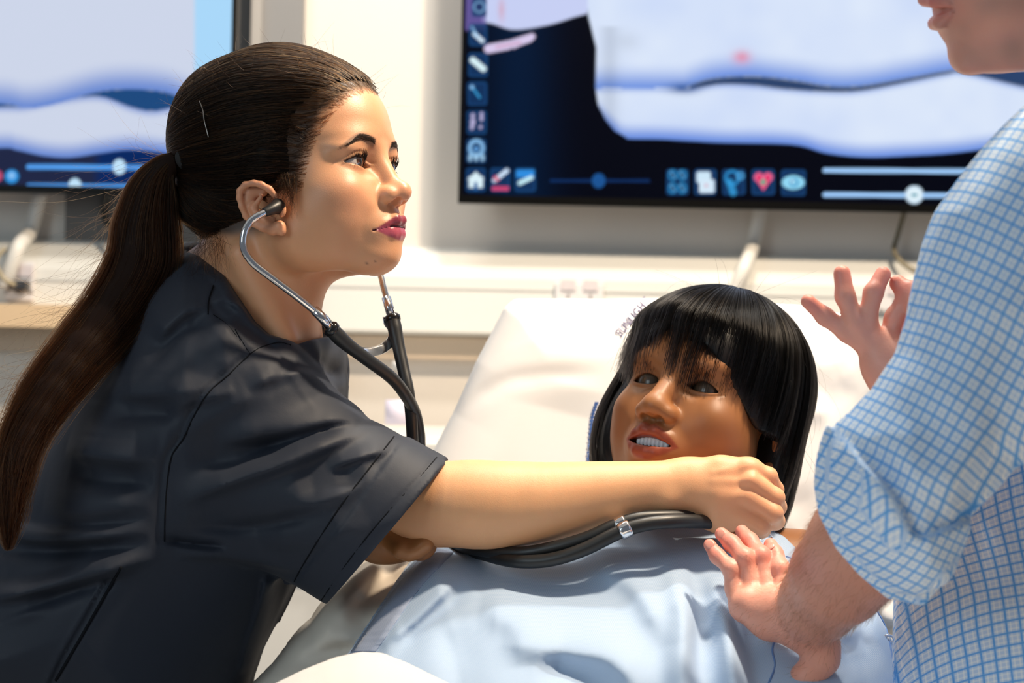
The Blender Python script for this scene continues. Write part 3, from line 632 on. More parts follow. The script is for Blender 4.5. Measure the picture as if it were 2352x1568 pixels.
if not SKIP('whair'):
    V, Fq = mesh_sdf(hair_cap, (-.17, -.04, -.10), (.09, .18, .10), .0022)
    hair = mesh_np('hair', l2w(V), Fq, m_haircap, woman); hair['label'] = 'dark brown hair drawn back to a high tie'
    mh = hair_mat('woman_hair', [(0, (.005, .003, .002)), (.5, (.010, .005, .003)), (.8, (.035, .014, .005)), (1, (.12, .048, .016))], .28)
    # starts all over the cap where hair grows
    N = 60000; c = rng.uniform([-.17, -.06, -.09], [.09, .18, .10], (N, 3)).astype(f32)
    c = to_surf(smooth_cap, c, 0.0); hl = hairline(c)
    keep = (hl > -.004+rng.random(N)*.006) & ((c[:, 2] > -.03) | (c[:, 1] > .09)) & (np.abs(smooth_cap(c)) < .002) & (c[:, 1] > -.045); c = c[keep][:9500]; n = len(c)
    K = 16; T = TIE.astype(f32); tt = np.linspace(0, 1, K); paths = np.zeros((n, K, 3), f32)
    off = rng.uniform(.0002, .0022, n); wob = rng.normal(0, .0016, (n, 3)); ph = rng.uniform(0, 6, n)
    hl0 = np.clip(hairline(c), 0, .02)/.02
    for k, t in enumerate(tt):
        q = c*(1-t)+T*t; sag = math.sin(math.pi*t)
        q = q+sag*np.stack([0*ph, -.010*np.sin(c[:, 1]*9), 0*ph], 1)*0+wob*sag
        lift = np.maximum(0, 1-np.abs(t))**3
        q = to_surf(smooth_cap, q, 0, 5); g = grad(smooth_cap, q)
        hk = np.clip(hairline(q)/.016, 0, 1)
        paths[:, k] = q+g*(off-.0065*(1-hk)**1.5*(t < .5))[:, None]
    for k in range(1, K-1): paths[:, k] = (paths[:, k-1]+paths[:, k]*2+paths[:, k+1])/4
    # roots leave the skin itself and rise to the drawn-back mass
    whl = lambda q: woman_head(l2w(q).astype(f32))
    near = np.where(hairline(c) < .022)[0]; L = np.linalg.norm(T-c[near], axis=1); ws = (np.clip((.022-hairline(c[near]))/.022, 0, 1))
    for k in range(7):
        q = paths[near, k].copy(); s_ = to_surf(whl, q, .0003, 3); b_ = (1-sstep(0, .030, tt[k]*L))*ws; paths[near, k] = q*(1-b_[:, None])+s_*b_[:, None]
    w = np.array([l2w(x) for x in paths])
    h = strands('strands', w, .00019, mh, hair, tip=.7); h['kind'] = 'stuff'
    # baby hairs and flyaways along the parting and the hairline
    fl = []
    idx = rng.choice(n, 150)
    for i in idx:
        g = grad(smooth_cap, c[i:i+1])[0]; L = rng.uniform(.008, .028); v = g*.9+rng.normal(0, .5, 3)+np.array([-.3, .2, 0]); v /= np.linalg.norm(v); cu = rng.normal(0, .6, 3)
        if c[i][1] < .09: continue
        fl.append([l2w(c[i]+v*L*t+cu*L*t*t*.5) for t in np.linspace(0, 1, 10)])
    q = rng.uniform([.0, -.01, -.01], [.09, .13, .085], (9000, 3)).astype(f32); q = q[np.abs(whl(q)) < .02]; q = to_surf(whl, q, .0003, 3); hl_ = hairline(q)
    q = q[(hl_ > -.007) & (hl_ < .006) & (np.abs(whl(q)-.0003) < .001) & (q[:, 1] > .010)][:1500]; g_ = grad(whl, q)
    bb_ = []
    for i in range(len(q)):
        v = T-q[i]; v = v/np.linalg.norm(v)+rng.normal(0, .12, 3)+np.array([0, -.25 if q[i][1] < .08 else .0, 0]); v -= g_[i]*(v@g_[i]); v /= np.linalg.norm(v); L = rng.uniform(.007, .020)
        bb_.append([q[i]+v*L*t for t in np.linspace(0, 1, 10)])
    bb_ = to_surf(whl, np.array(bb_, f32).reshape(-1, 3), .0004, 2).reshape(-1, 10, 3); fl += [list(l2w(x)) for x in bb_]
    # wisps in front of the ear
    for i in range(170):
        a0 = P(rng.uniform(648, 690), rng.uniform(400, 436), 1.5); s0 = .074
        st = WI(rng.uniform(640, 685), rng.uniform(395, 432), .070); en = WI(rng.choice([rng.uniform(665, 684), rng.uniform(612, 650)], p=[.6, .4]), rng.uniform(455, 505), .0765)
        md = (st+en)/2+np.array([.004, .002, .0035])*rng.uniform(.2, 1.2)
        fl.append([l2w(st*(1-t)**2+2*md*t*(1-t)+en*t*t) for t in np.linspace(0, 1, 10)])
    # wisps at the nape
    for i in range(120):
        st = WI(rng.uniform(455, 520), rng.uniform(530, 562), .045); en = st+WM.T@np.array([rng.uniform(-.03, .02), -.02, -rng.uniform(.02, .05)])
        cu = rng.normal(0, .012, 3); fl.append([l2w(st+(en-st)*t+cu*math.sin(3*t)*t) for t in np.linspace(0, 1, 10)])
    h = strands('loose_hairs', np.array(fl), .00011, mh, hair, tip=.3); h['kind'] = 'stuff'
    # eyebrow and eyelash hairs
    br = []
    wh = lambda q: woman_head(l2w(q).astype(f32))
    A = rng.uniform(.0145, .050, 900); sg = np.where(rng.random(900) < .5, 1, -1); bw = .0030*sstep(.056, .030, A)+.0008; v0 = rng.uniform(-1, 1, 900)
    q = np.stack([np.full(900, .083)-.35*np.maximum(A-.02, 0), brow_u(A)+bw*v0, A*sg], 1).astype(f32)
    q = to_surf(wh, q, .0002, 6); g = grad(wh, q)
    for i in range(900):
        dv = np.array([-.25, .30-.5*v0[i]-.6*(A[i] > .034), 1.*sg[i]]); dv -= g[i]*(dv@g[i]); dv /= np.linalg.norm(dv); L = rng.uniform(.003, .006)
        br.append([l2w(q[i]+dv*L*t+g[i]*(.0004*math.sin(3*t))) for t in np.linspace(0, 1, 6)])
    mb = mat('brow_hair', (.032, .019, .013), rough=.6, spec=.2)
    e = strands('eyebrows', np.array(br), .00010, mb, woman); e['kind'] = 'stuff'
    ls = []
    for sg in (1, -1):
        for i in range(95):
            low = i > 80
            x = rng.uniform(-.95, 1.0); a_ = .0312+.0150*x; base = .0303+.14*(a_-.0312)
            u = base+.0062*(1-(x+.12)**2) if not low else base-.0030*(1-abs(x)**2.2)
            r = .0150; fz = EYE_C[0]+math.sqrt(max(r*r-(u-EYE_C[1])**2-(a_-EYE_C[2])**2, 1e-6)); L = (.0085 if not low else .003)*rng.uniform(.7, 1.1)*(1-.25*abs(x))
            d0 = np.array([1, .10 if not low else -.6, x*.45]); up = np.array([-.15, 1.15 if not low else -.3, x*.35])
            ls.append([l2w(np.array([1, 1, sg])*(np.array([fz, u, a_])+d0*L*t*.62+up*L*t*t*.62)) for t in np.linspace(0, 1, 8)])
    e = strands('eyelashes', np.array(ls), .00024, mat('lash_hair', (.003, .002, .002), rough=.6, spec=.2), woman, tip=.25); e['kind'] = 'stuff'
    # ponytail
    gp = [(424, 366), (400, 368), (372, 392), (352, 440), (338, 520), (328, 610), (270, 710), (185, 815), (110, 915), (55, 1015), (32, 1110), (22, 1190), (18, 1265)]
    gw = [16, 18, 36, 62, 84, 92, 82, 70, 62, 52, 44, 30, 6]; gy = [1.62, 1.62, 1.62, 1.622, 1.625, 1.62, 1.595, 1.565, 1.54, 1.52, 1.505, 1.497, 1.492]
    C = smooth_path(PL([(a, b, y) for (a, b), y in zip(gp, gy)]), 6); W = np.interp(np.linspace(0, 12, len(C)), range(13), gw)*1.6/FPX
    T_ = np.gradient(C, axis=0); T_ /= np.linalg.norm(T_, axis=1, keepdims=True); Yv = np.array([0, 1., 0]); Nn = np.cross(T_, Yv); Nn /= np.linalg.norm(Nn, axis=1, keepdims=True); Bn = np.cross(Nn, T_)
    def pony_sdf(q):
        d = None
        for i in range(0, len(C)-14, 3):
            j = min(i+3, len(C)-1)
            # elliptical: scale depth
            s = np.array([1, 2.1, 1], f32); e = cap(q*s, C[i]*s, C[j]*s, W[i]*.70, W[j]*.70)
            d = e if d is None else smin(d, e, .01)
        return d*.7
    V, Fq = mesh_sdf(pony_sdf, (-.60, 1.40, .85), (-.28, 1.72, 1.36), .005)
    pony = mesh_np('ponytail', V, Fq, mat('pony_mass', (.012, .005, .003), rough=.6, spec=.1), woman)
    n = 8500; K = len(C); ang = rng.uniform(0, 2*math.pi, n); rad = np.sqrt(rng.random(n))
    clump = rng.integers(0, 60, n); ca = rng.uniform(0, 2*math.pi, 60); cr_ = np.sqrt(rng.random(60))
    a = rad*np.cos(ang)*.40+cr_[clump]*np.cos(ca[clump])*.70; b = rad*np.sin(ang)*.40+cr_[clump]*np.sin(ca[clump])*.70
    tt = np.linspace(0, 1, K); end = .60+.40*rng.random(n)**1.3
    wv = rng.normal(0, 1, (n, 4)); cw = rng.normal(0, 1, (60, 4))
    path = np.zeros((n, K, 3), f32)
    for k in range(K):
        t = tt[k]*end; fi = t*(K-1); i0 = np.clip(fi.astype(int), 0, K-2); fr = (fi-i0)[:, None]
        c_ = C[i0]*(1-fr)+C[i0+1]*fr; w_ = (W[i0]*(1-fr[:, 0])+W[i0+1]*fr[:, 0]); nn = Nn[i0]*(1-fr)+Nn[i0+1]*fr; bb = Bn[i0]*(1-fr)+Bn[i0+1]*fr
        am = .0075*t*t*np.clip(w_/.020, .12, 1); ax = a+.0; 
        da = am*(np.sin(t*14+wv[:, 0]*1.2)*wv[:, 1]*.6+np.sin(t*11+cw[clump, 0]*3)*cw[clump, 1])+.0035*t*wv[:, 2]*np.clip(w_/.020, .12, 1)
        path[:, k] = c_+nn*(w_*ax+da)[:, None]+bb*(w_*.48*b+am*wv[:, 3]*.5)[:, None]
    mp = hair_mat('pony_hair', [(0, (.007, .003, .0015)), (.45, (.020, .007, .003)), (.8, (.060, .021, .007)), (1, (.15, .055, .016))], .28)
    h = strands('strands', path, .00021, mp, pony, tip=.5); h['kind'] = 'stuff'
    fy = []
    for i in range(160):
        k0 = rng.integers(8, K-20); c0 = C[k0]+Nn[k0]*W[k0]*rng.uniform(-.9, 1.0)*(1 if rng.random() < .5 else 1); sd = -1 if (Nn[k0]@np.array([-1, 0, 1])) < 0 else 1
        c0 = C[k0]+Nn[k0]*sd*W[k0]*.9; v = T_[k0]*.8+Nn[k0]*sd*rng.uniform(.1, .9)+rng.normal(0, .2, 3); L = rng.uniform(.03, .09); cu = rng.normal(0, .35, 3)
        fy.append([c0+v*L*t+cu*L*t*t+.004*np.sin(t*9+i)*Nn[k0]*t for t in np.linspace(0, 1, 12)])
    h = strands('loose_hairs', np.array(fy), .00010, mp, pony, tip=.4); h['kind'] = 'stuff'
    # hair tie and pin
    tc = P(424, 364, 1.62); ax = l2w([0, 0, 0])*0+(P(440, 366, 1.62)-P(405, 366, 1.62)); ax /= np.linalg.norm(ax)
    u1 = np.cross(ax, [0, 1, 0]); u1 /= np.linalg.norm(u1); u2 = np.cross(ax, u1)
    ring = np.array([tc+(u1*math.cos(t)+u2*math.sin(t))*.0105+ax*.002*math.sin(3*t) for t in np.linspace(0, 2*math.pi, 40)])
    tube('hair_tie', ring, .0050, mat('tie_cloth', (.008, .008, .009), rough=.8), woman, 10)
    pin = []
    for x, y in ((458, 232), (466, 252), (469, 275), (474, 295), (479, 315)):
        yy = trace(lambda q: smooth_cap(w2l(q)), x, y, 1.4, 1.7); pin.append(P(x, y, (yy or 1.56)-.003))
    tube('hairpin', smooth_path(pin, 5), .0007, mat('pin_metal', (.30, .28, .26), rough=.3, metal=1), woman, 8)

def xz(x, y, Y=1.6): q = P(x, y, Y); return (q[0], q[2])
def XZ(pts, Y=1.6): return np.array([xz(a, b, Y) for a, b in pts])
def pd(p, poly): return poly2d(p[:, 0], p[:, 2], poly)
def line2(p, pts):
    L = np.r_[0, np.cumsum(np.linalg.norm(np.diff(pts, axis=0), axis=1))]; best = None
    for i in range(len(pts)-1):
        a = pts[i]; e = pts[i+1]-a; wx, wz = p[:, 0]-a[0], p[:, 2]-a[1]; t = np.clip((wx*e[0]+wz*e[1])/max(e@e, 1e-12), 0, 1)
        d = np.hypot(wx-e[0]*t, wz-e[1]*t)*np.where(e[0]*wz-e[1]*wx > 0, 1., -1.); s = (L[i]+t*(L[i+1]-L[i]))/L[-1]
        if best is None: best, bs = d, s
        else: m = np.abs(d) < np.abs(best); best = np.where(m, d, best); bs = np.where(m, s, bs)
    return best, bs
class Folds:
    """long soft folds pressed into cloth: (pixels along the fold, width m, height m), laid on the cloth at distance Y"""
    def __init__(s, L, Y, asym=0.): s.as_ = asym; s.L = [(smooth_path(XZ(a, Y), 4), w*(1-.18*(asym > 0)), h*(1+.30*(asym > 0)), sp if sp is not None else 4) for a, w, h, sp in [(q+(None,))[:4] for q in L]]
    def __call__(s, p):
        o = 0
        for a, w, h, sp in s.L:
            lo = a.min(0)-3*w; hi = a.max(0)+3*w; m = (p[:, 0] > lo[0]) & (p[:, 0] < hi[0]) & (p[:, 2] > lo[1]) & (p[:, 2] < hi[1])
            if not m.any(): continue
            d, t = line2(p[m], a); v = np.zeros(len(p)); ww = np.where(d > 0, w*(1+s.as_), w*(1-.6*s.as_)); v[m] = h*np.exp(-np.abs(d/ww)**(2-.4*s.as_))*np.clip(np.minimum(t, 1-t)*sp, 0, 1); o = o+v
        return o
def puff(p, poly, yc, H, R):
    """a body whose outline is poly in the x-z plane, bulging by H at distance R from the outline about the sheet y=yc"""
    d2 = pd(p, poly); t = np.clip(-d2/R, 0, 1); h = H*np.sqrt(np.maximum(1-(1-t)**2, 0))
    dy = np.abs(p[:, 1]-yc)-h
    return np.where(d2 < 0, dy*.75, np.sqrt(d2*d2+np.maximum(dy, 0)**2)*.9)
# ---- tunic
TOR = XZ([(432, 577), (330, 650), (255, 745), (200, 825), (150, 915), (100, 1010), (40, 1120), (-60, 1215), (-260, 1330), (-420, 1500), (-460, 1750), (540, 1750), (570, 1568), (592, 1505), (625, 1440), (668, 1352), (720, 1250), (735, 1120), (738, 980), (728, 850), (712, 745), (690, 730), (600, 600)], 1.66)
SLV = XZ([(470, 700), (560, 690), (640, 765), (672, 782), (700, 805), (738, 848), (757, 890), (800, 928), (835, 962), (868, 975), (900, 992), (930, 1008), (945, 1014), (1029, 1059), (1100, 1097), (1060, 1250), (900, 1480), (745, 1392), (672, 1350), (600, 1312), (480, 1275), (380, 1248), (350, 1150), (370, 1000), (400, 850)], 1.585)
NECK = XZ([(300, 540), (436, 580), (470, 602), (512, 632), (556, 692), (590, 740), (622, 768), (668, 781), (684, 790), (740, 770), (760, 700), (760, 400), (300, 400)], 1.60)
CUFF = XZ([(930, 1000), (1045, 1060), (745, 1405), (668, 1348), (800, 1190)], 1.56)
COLLAR = XZ([(425, 570), (512, 632), (556, 692), (590, 740), (622, 768), (668, 781), (640, 790), (580, 745), (530, 690), (496, 650), (440, 612)], 1.59)
TF = Folds([([(520, 1010), (600, 996), (673, 983), (788, 960), (853, 970)], .011, .0065), ([(430, 1150), (520, 1110), (654, 1062), (788, 1008), (860, 978)], .011, .008), ([(765, 1067), (838, 1042), (905, 1027)], .008, .005),
  ([(560, 1040), (700, 1000), (820, 965)], .010, -.006), ([(450, 1060), (560, 1050), (700, 1015)], .012, -.005), ([(500, 1190), (650, 1160), (800, 1120), (880, 1070)], .016, .005), ([(450, 1200), (600, 1200), (760, 1160)], .014, -.005),
  ([(384, 1228), (460, 1242), (538, 1249)], .004, -.006), ([(420, 1260), (520, 1268), (620, 1290), (700, 1300)], .010, .006),
  ([(640, 862), (690, 842), (740, 862), (760, 890)], .009, -.006), ([(590, 890), (660, 855), (725, 850)], .012, .005), ([(470, 700), (520, 690), (600, 730), (650, 785)], .008, .005), ([(470, 730), (540, 735), (620, 790), (680, 830)], .010, -.005),
  ([(360, 790), (430, 720), (500, 700)], .011, .005), ([(350, 830), (430, 760), (500, 745)], .012, -.005), ([(250, 880), (300, 900), (400, 900), (520, 880)], .016, .005), ([(260, 960), (340, 950), (450, 945)], .015, -.005), ([(420, 960), (450, 920), (520, 905), (560, 890)], .010, .004),
  ([(150, 1025), (260, 1042), (388, 1050)], .017, .009), ([(170, 1090), (280, 1100), (380, 1098)], .016, -.007), ([(100, 1160), (230, 1165), (378, 1140)], .022, .005),
  ([(-40, 1222), (100, 1232), (187, 1226), (374, 1205)], .013, .009), ([(-40, 1195), (100, 1200), (250, 1192), (370, 1175)], .010, -.006), ([(-40, 1272), (100, 1262), (250, 1250), (370, 1235)], .014, -.007),
  ([(-40, 1372), (60, 1350), (164, 1325), (300, 1285), (393, 1258)], .013, .009), ([(-40, 1330), (80, 1315), (240, 1270)], .012, -.006), ([(-60, 1450), (60, 1395), (200, 1340), (300, 1310)], .013, -.006), ([(-60, 1470), (30, 1410), (150, 1372)], .012, .006),
  ([(281, 1300), (225, 1400), (172, 1490), (125, 1580)], .0035, -.0035, 12), ([(273, 1310), (217, 1410), (164, 1500), (117, 1590)], .006, .002, 12), ([(608, 1325), (580, 1420), (550, 1500), (528, 1580)], .006, .006, 12), ([(628, 1340), (602, 1430), (570, 1520), (555, 1580)], .005, -.005, 12), ([(650, 1330), (628, 1400), (600, 1480), (575, 1560)], .005, .004, 12),
  ([(560, 700), (500, 780), (470, 850)], .02, .003), ([(430, 1000), (560, 920), (640, 900)], .02, .004), ([(700, 1120), (850, 1080)], .018, -.004), ([(600, 1240), (760, 1220), (860, 1180)], .02, .004)], 1.58, .75)
TS = Folds([([(575, 812), (525, 860), (480, 900), (445, 955), (422, 1005), (395, 1045), (385, 1100), (379, 1180), (378, 1248)], .0024, -.0022, 40), ([(488, 650), (478, 690), (500, 722), (540, 760), (575, 812)], .0020, -.0016, 40), ([(575, 812), (600, 800), (660, 790)], .002, -.0014, 40), ([(1005, 1048), (960, 1100), (870, 1195), (790, 1300), (735, 1388)], .0015, -.0013, 40), ([(640, 820), (700, 900), (740, 950)], .004, .0012)], 1.56)
CUTA = XZ([(1029, 1059)], 1.56)[0]; CUTB = XZ([(748, 1390)], 1.56)[0]; CUTN = np.array([-(CUTB-CUTA)[1], (CUTB-CUTA)[0]]); CUTN /= np.linalg.norm(CUTN); CUTN *= np.sign(CUTN[0])
def tunic_sdf(q):
    p = q; z = p[:, 2]
    d = puff(p, TOR, 1.695, .165, .15)
    d = smin(d, cap(p, P(440, 730, 1.68), P(600, 850, 1.64), .062, .066), .05)
    d = smin(d, cap(p, P(600, 800, 1.72), P(665, 850, 1.70), .06, .055), .04)
    yc = 1.612-.10*(p[:, 0]+.25)
    d = smin(d, puff(p, SLV, yc, .078, .095), .03)
    d = d-TF(p)*(p[:, 1] < 1.70)
    d = d-TS(p)*(p[:, 1] < 1.62)
    d = d-.0022*sstep(.0012, -.0012, pd(p, CUFF))-.0018*sstep(.0012, -.0012, pd(p, COLLAR))*(p[:, 1] < 1.66)
    # sleeve mouth and neckline
    s = (p[:, 0]-CUTA[0])*CUTN[0]+(p[:, 2]-CUTA[1])*CUTN[1]; s = np.where(p[:, 0] > -.24, s, -.05)
    d = smax(d, s, .0012)
    d = smax(d, -np.maximum(np.maximum(puff(p, SLV, yc, .078, .095)+.007, pd(p, SLV)+.012), -(s+.030))-0*s, .001)
    cut = np.maximum(pd(p, NECK), p[:, 1]-1.675)
    d = smax(d, -cut, .003)
    nk = cap(p, P(600, 545, 1.655), P(590, 775, 1.662), .059, .060); d = smax(d, -np.maximum(nk, -(p[:, 1]-1.60)-1), .003) if False else d
    return d
m_tunic = mat('charcoal_cotton', (.0185, .024, .038), rough=.60, spec=.30, sheen=.03, bump=[('noise', 1400, .12, .0004), ('noise', 60, .06, .004)], var=(6, .06))
if not SKIP('tunic'):
    V, Fq = mesh_sdf(tunic_sdf, (-.80, 1.46, .76), (-.04, 1.90, 1.26), .0027, slack=2.4)
    tun = mesh_np('tunic', V, Fq, m_tunic, woman); tun['label'] = 'dark grey short sleeved tunic with wide cuffs'
    def seam(name, pts, r=.0007, m=None):
        q = []
        for x, y in smooth_path(np.array(pts, float), 5):
            t_ = trace(tunic_sdf, x, y, 1.44, 1.70, 260)
            if t_ is not None: q.append(P(x, y, t_-.0007))
        q = np.array(q)
        return tube(name, q, r, m or mat('seam_thread', (.007, .008, .011), rough=.8, spec=.1), tun, 6)
    seam('seam', [(575, 812), (525, 860), (480, 900), (445, 955), (422, 1005), (395, 1045), (385, 1100), (379, 1180), (378, 1244)])
    seam('seam', [(490, 655), (479, 690), (478, 722)])
    seam('seam', [(575, 812), (600, 797), (640, 786), (668, 792)], .0005)
    seam('seam', [(1003, 1050), (960, 1100), (870, 1200), (790, 1302), (738, 1378)], .0006)
    seam('seam', [(905, 1002), (860, 1060), (780, 1165), (700, 1290), (676, 1335)], .0007)
    seam('seam', [(278, 1302), (225, 1395), (172, 1487), (128, 1562)], .0014)
    seam('seam', [(540, 756), (560, 790), (574, 812)], .0004); seam('seam', [(490, 722), (525, 748), (556, 790)], .0004)
    # far lapel of the V neck
    V, Fq = mesh_sdf(lambda p: puff(p, XZ([(600, 745), (660, 775), (700, 738), (714, 742), (722, 780), (724, 842), (700, 850), (600, 820)], 1.72), 1.73, .012, .01), (-.36, 1.68, 1.10), (-.16, 1.78, 1.20), .002)
    mesh_np('lapel', V, Fq, m_tunic, tun)
# ---- bare forearm and hand
def arm_sdf(p):
    c = [P(620, 985, 1.66), P(850, 1115, 1.61), P(985, 1147, 1.592), P(1090, 1158, 1.590), P(1230, 1155, 1.592), P(1370, 1137, 1.594), P(1480, 1124, 1.595), P(1580, 1114, 1.596)]
    r = [.040, .036, .0375, .0415, .0385, .0318, .0268, .0238]
    d = schain(p, c, r)
    d = smin(d, ell(p, P(975, 1196, 1.592), (.026, .024, .020)), .02)           # elbow
    d = smin(d, ell(p, P(1532, 1150, 1.578), (.009, .007, .008)), .012)         # wrist bone
    pal = [(P(1585, 1112, 1.596), .0215), (P(1650, 1105, 1.590), .022), (P(1700, 1098, 1.588), .020)]
    d = smin(d, chain(p, [P(1575, 1100, 1.598), P(1655, 1088, 1.592), P(1722, 1080, 1.588)], [.018, .0155, .0125], .01), .012)
    d = smin(d, chain(p, [P(1575, 1135, 1.594), P(1650, 1140, 1.588), P(1712, 1142, 1.584)], [.019, .0190, .0145], .01), .012)
    d = smin(d, chain(p, [P(1590, 1160, 1.600), P(1655, 1184, 1.592), P(1700, 1188, 1.586)], [.016, .0150, .0120], .01), .010)
    F = [[(1714, 1076, 1.586, .0095), (1764, 1094, 1.588, .0085), (1779, 1124, 1.602, .0082), (1768, 1150, 1.620, .0075)],
         [(1724, 1104, 1.578, .0098), (1780, 1142, 1.579, .0086), (1786, 1164, 1.600, .0080), (1765, 1180, 1.616, .0075)],
         [(1715, 1140, 1.577, .0098), (1776, 1178, 1.574, .0086), (1782, 1196, 1.594, .0080), (1755, 1205, 1.610, .0075)],
         [(1692, 1174, 1.580, .0096), (1748, 1208, 1.576, .0080), (1750, 1216, 1.592, .0075), (1725, 1212, 1.608, .0070)]]
    fs = None
    for f in F:
        e = chain(p, [P(*a[:3]) for a in f], [a[3] for a in f], .004)
        fs = e if fs is None else smin(fs, e, .0010)
    d = smin(d, fs, .0050)
    th = chain(p, [P(1610, 1180, 1.612), P(1670, 1205, 1.620), P(1720, 1208, 1.625)], [.013, .011, .009], .006)
    d = smin(d, th, .008)
    # tendons and knuckle dimples
    for a, b in (((1640, 1082), (1722, 1066)), ((1640, 1105), (1728, 1104)), ((1640, 1130), (1718, 1142))):
        l, t = line_d(p, [P(*a, 1.572), P(*b, 1.570)]); d = d-.0011*np.exp(-(l/.0045)**2)
    return d
def arm_col(p):
    c = np.tile(np.array((.76, .405, .205), f32), (len(p), 1)); x = p[:, 0]
    h = sstep(P(1560, 0, 1.59)[0], P(1780, 0, 1.59)[0], x)*.55
    c = c*(1-h[:, None])+np.array((.76, .36, .20), f32)*h[:, None]
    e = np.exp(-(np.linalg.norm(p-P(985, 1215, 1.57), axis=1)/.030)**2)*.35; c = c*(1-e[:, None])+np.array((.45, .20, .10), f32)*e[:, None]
    return c*(1+.10*value_noise(p, 60)[:, None])
if not SKIP('woman'):
    V2, F2 = mesh_sdf(arm_sdf, (-.27, 1.53, .94), (.28, 1.72, 1.13), .0017)
    V1, F1, c1, r1 = BODY[0]
    # trunk inside the tunic, so that neck and arm belong to one body
    V3, F3 = mesh_sdf(lambda p: smin(puff(p, TOR, 1.70, .125, .16)+.03, cap(p, P(600, 850, 1.67), P(640, 930, 1.66), .045, .045), .04), (-.80, 1.5, .72), (-.10, 1.88, 1.24), .010)
    Vb = np.concatenate([V1, V2, V3]); Fb = np.concatenate([F1, F2+len(V1), F3+len(V1)+len(V2)])
    mesh_np('body', Vb, Fb, m_skin, woman, col={'Col': np.concatenate([c1, arm_col(V2.astype(f32)), np.tile(np.array(SKIN, f32), (len(V3), 1))]), 'Rgh': np.repeat(np.concatenate([r1, np.full(len(V2)+len(V3), .50)])[:, None], 3, 1)})
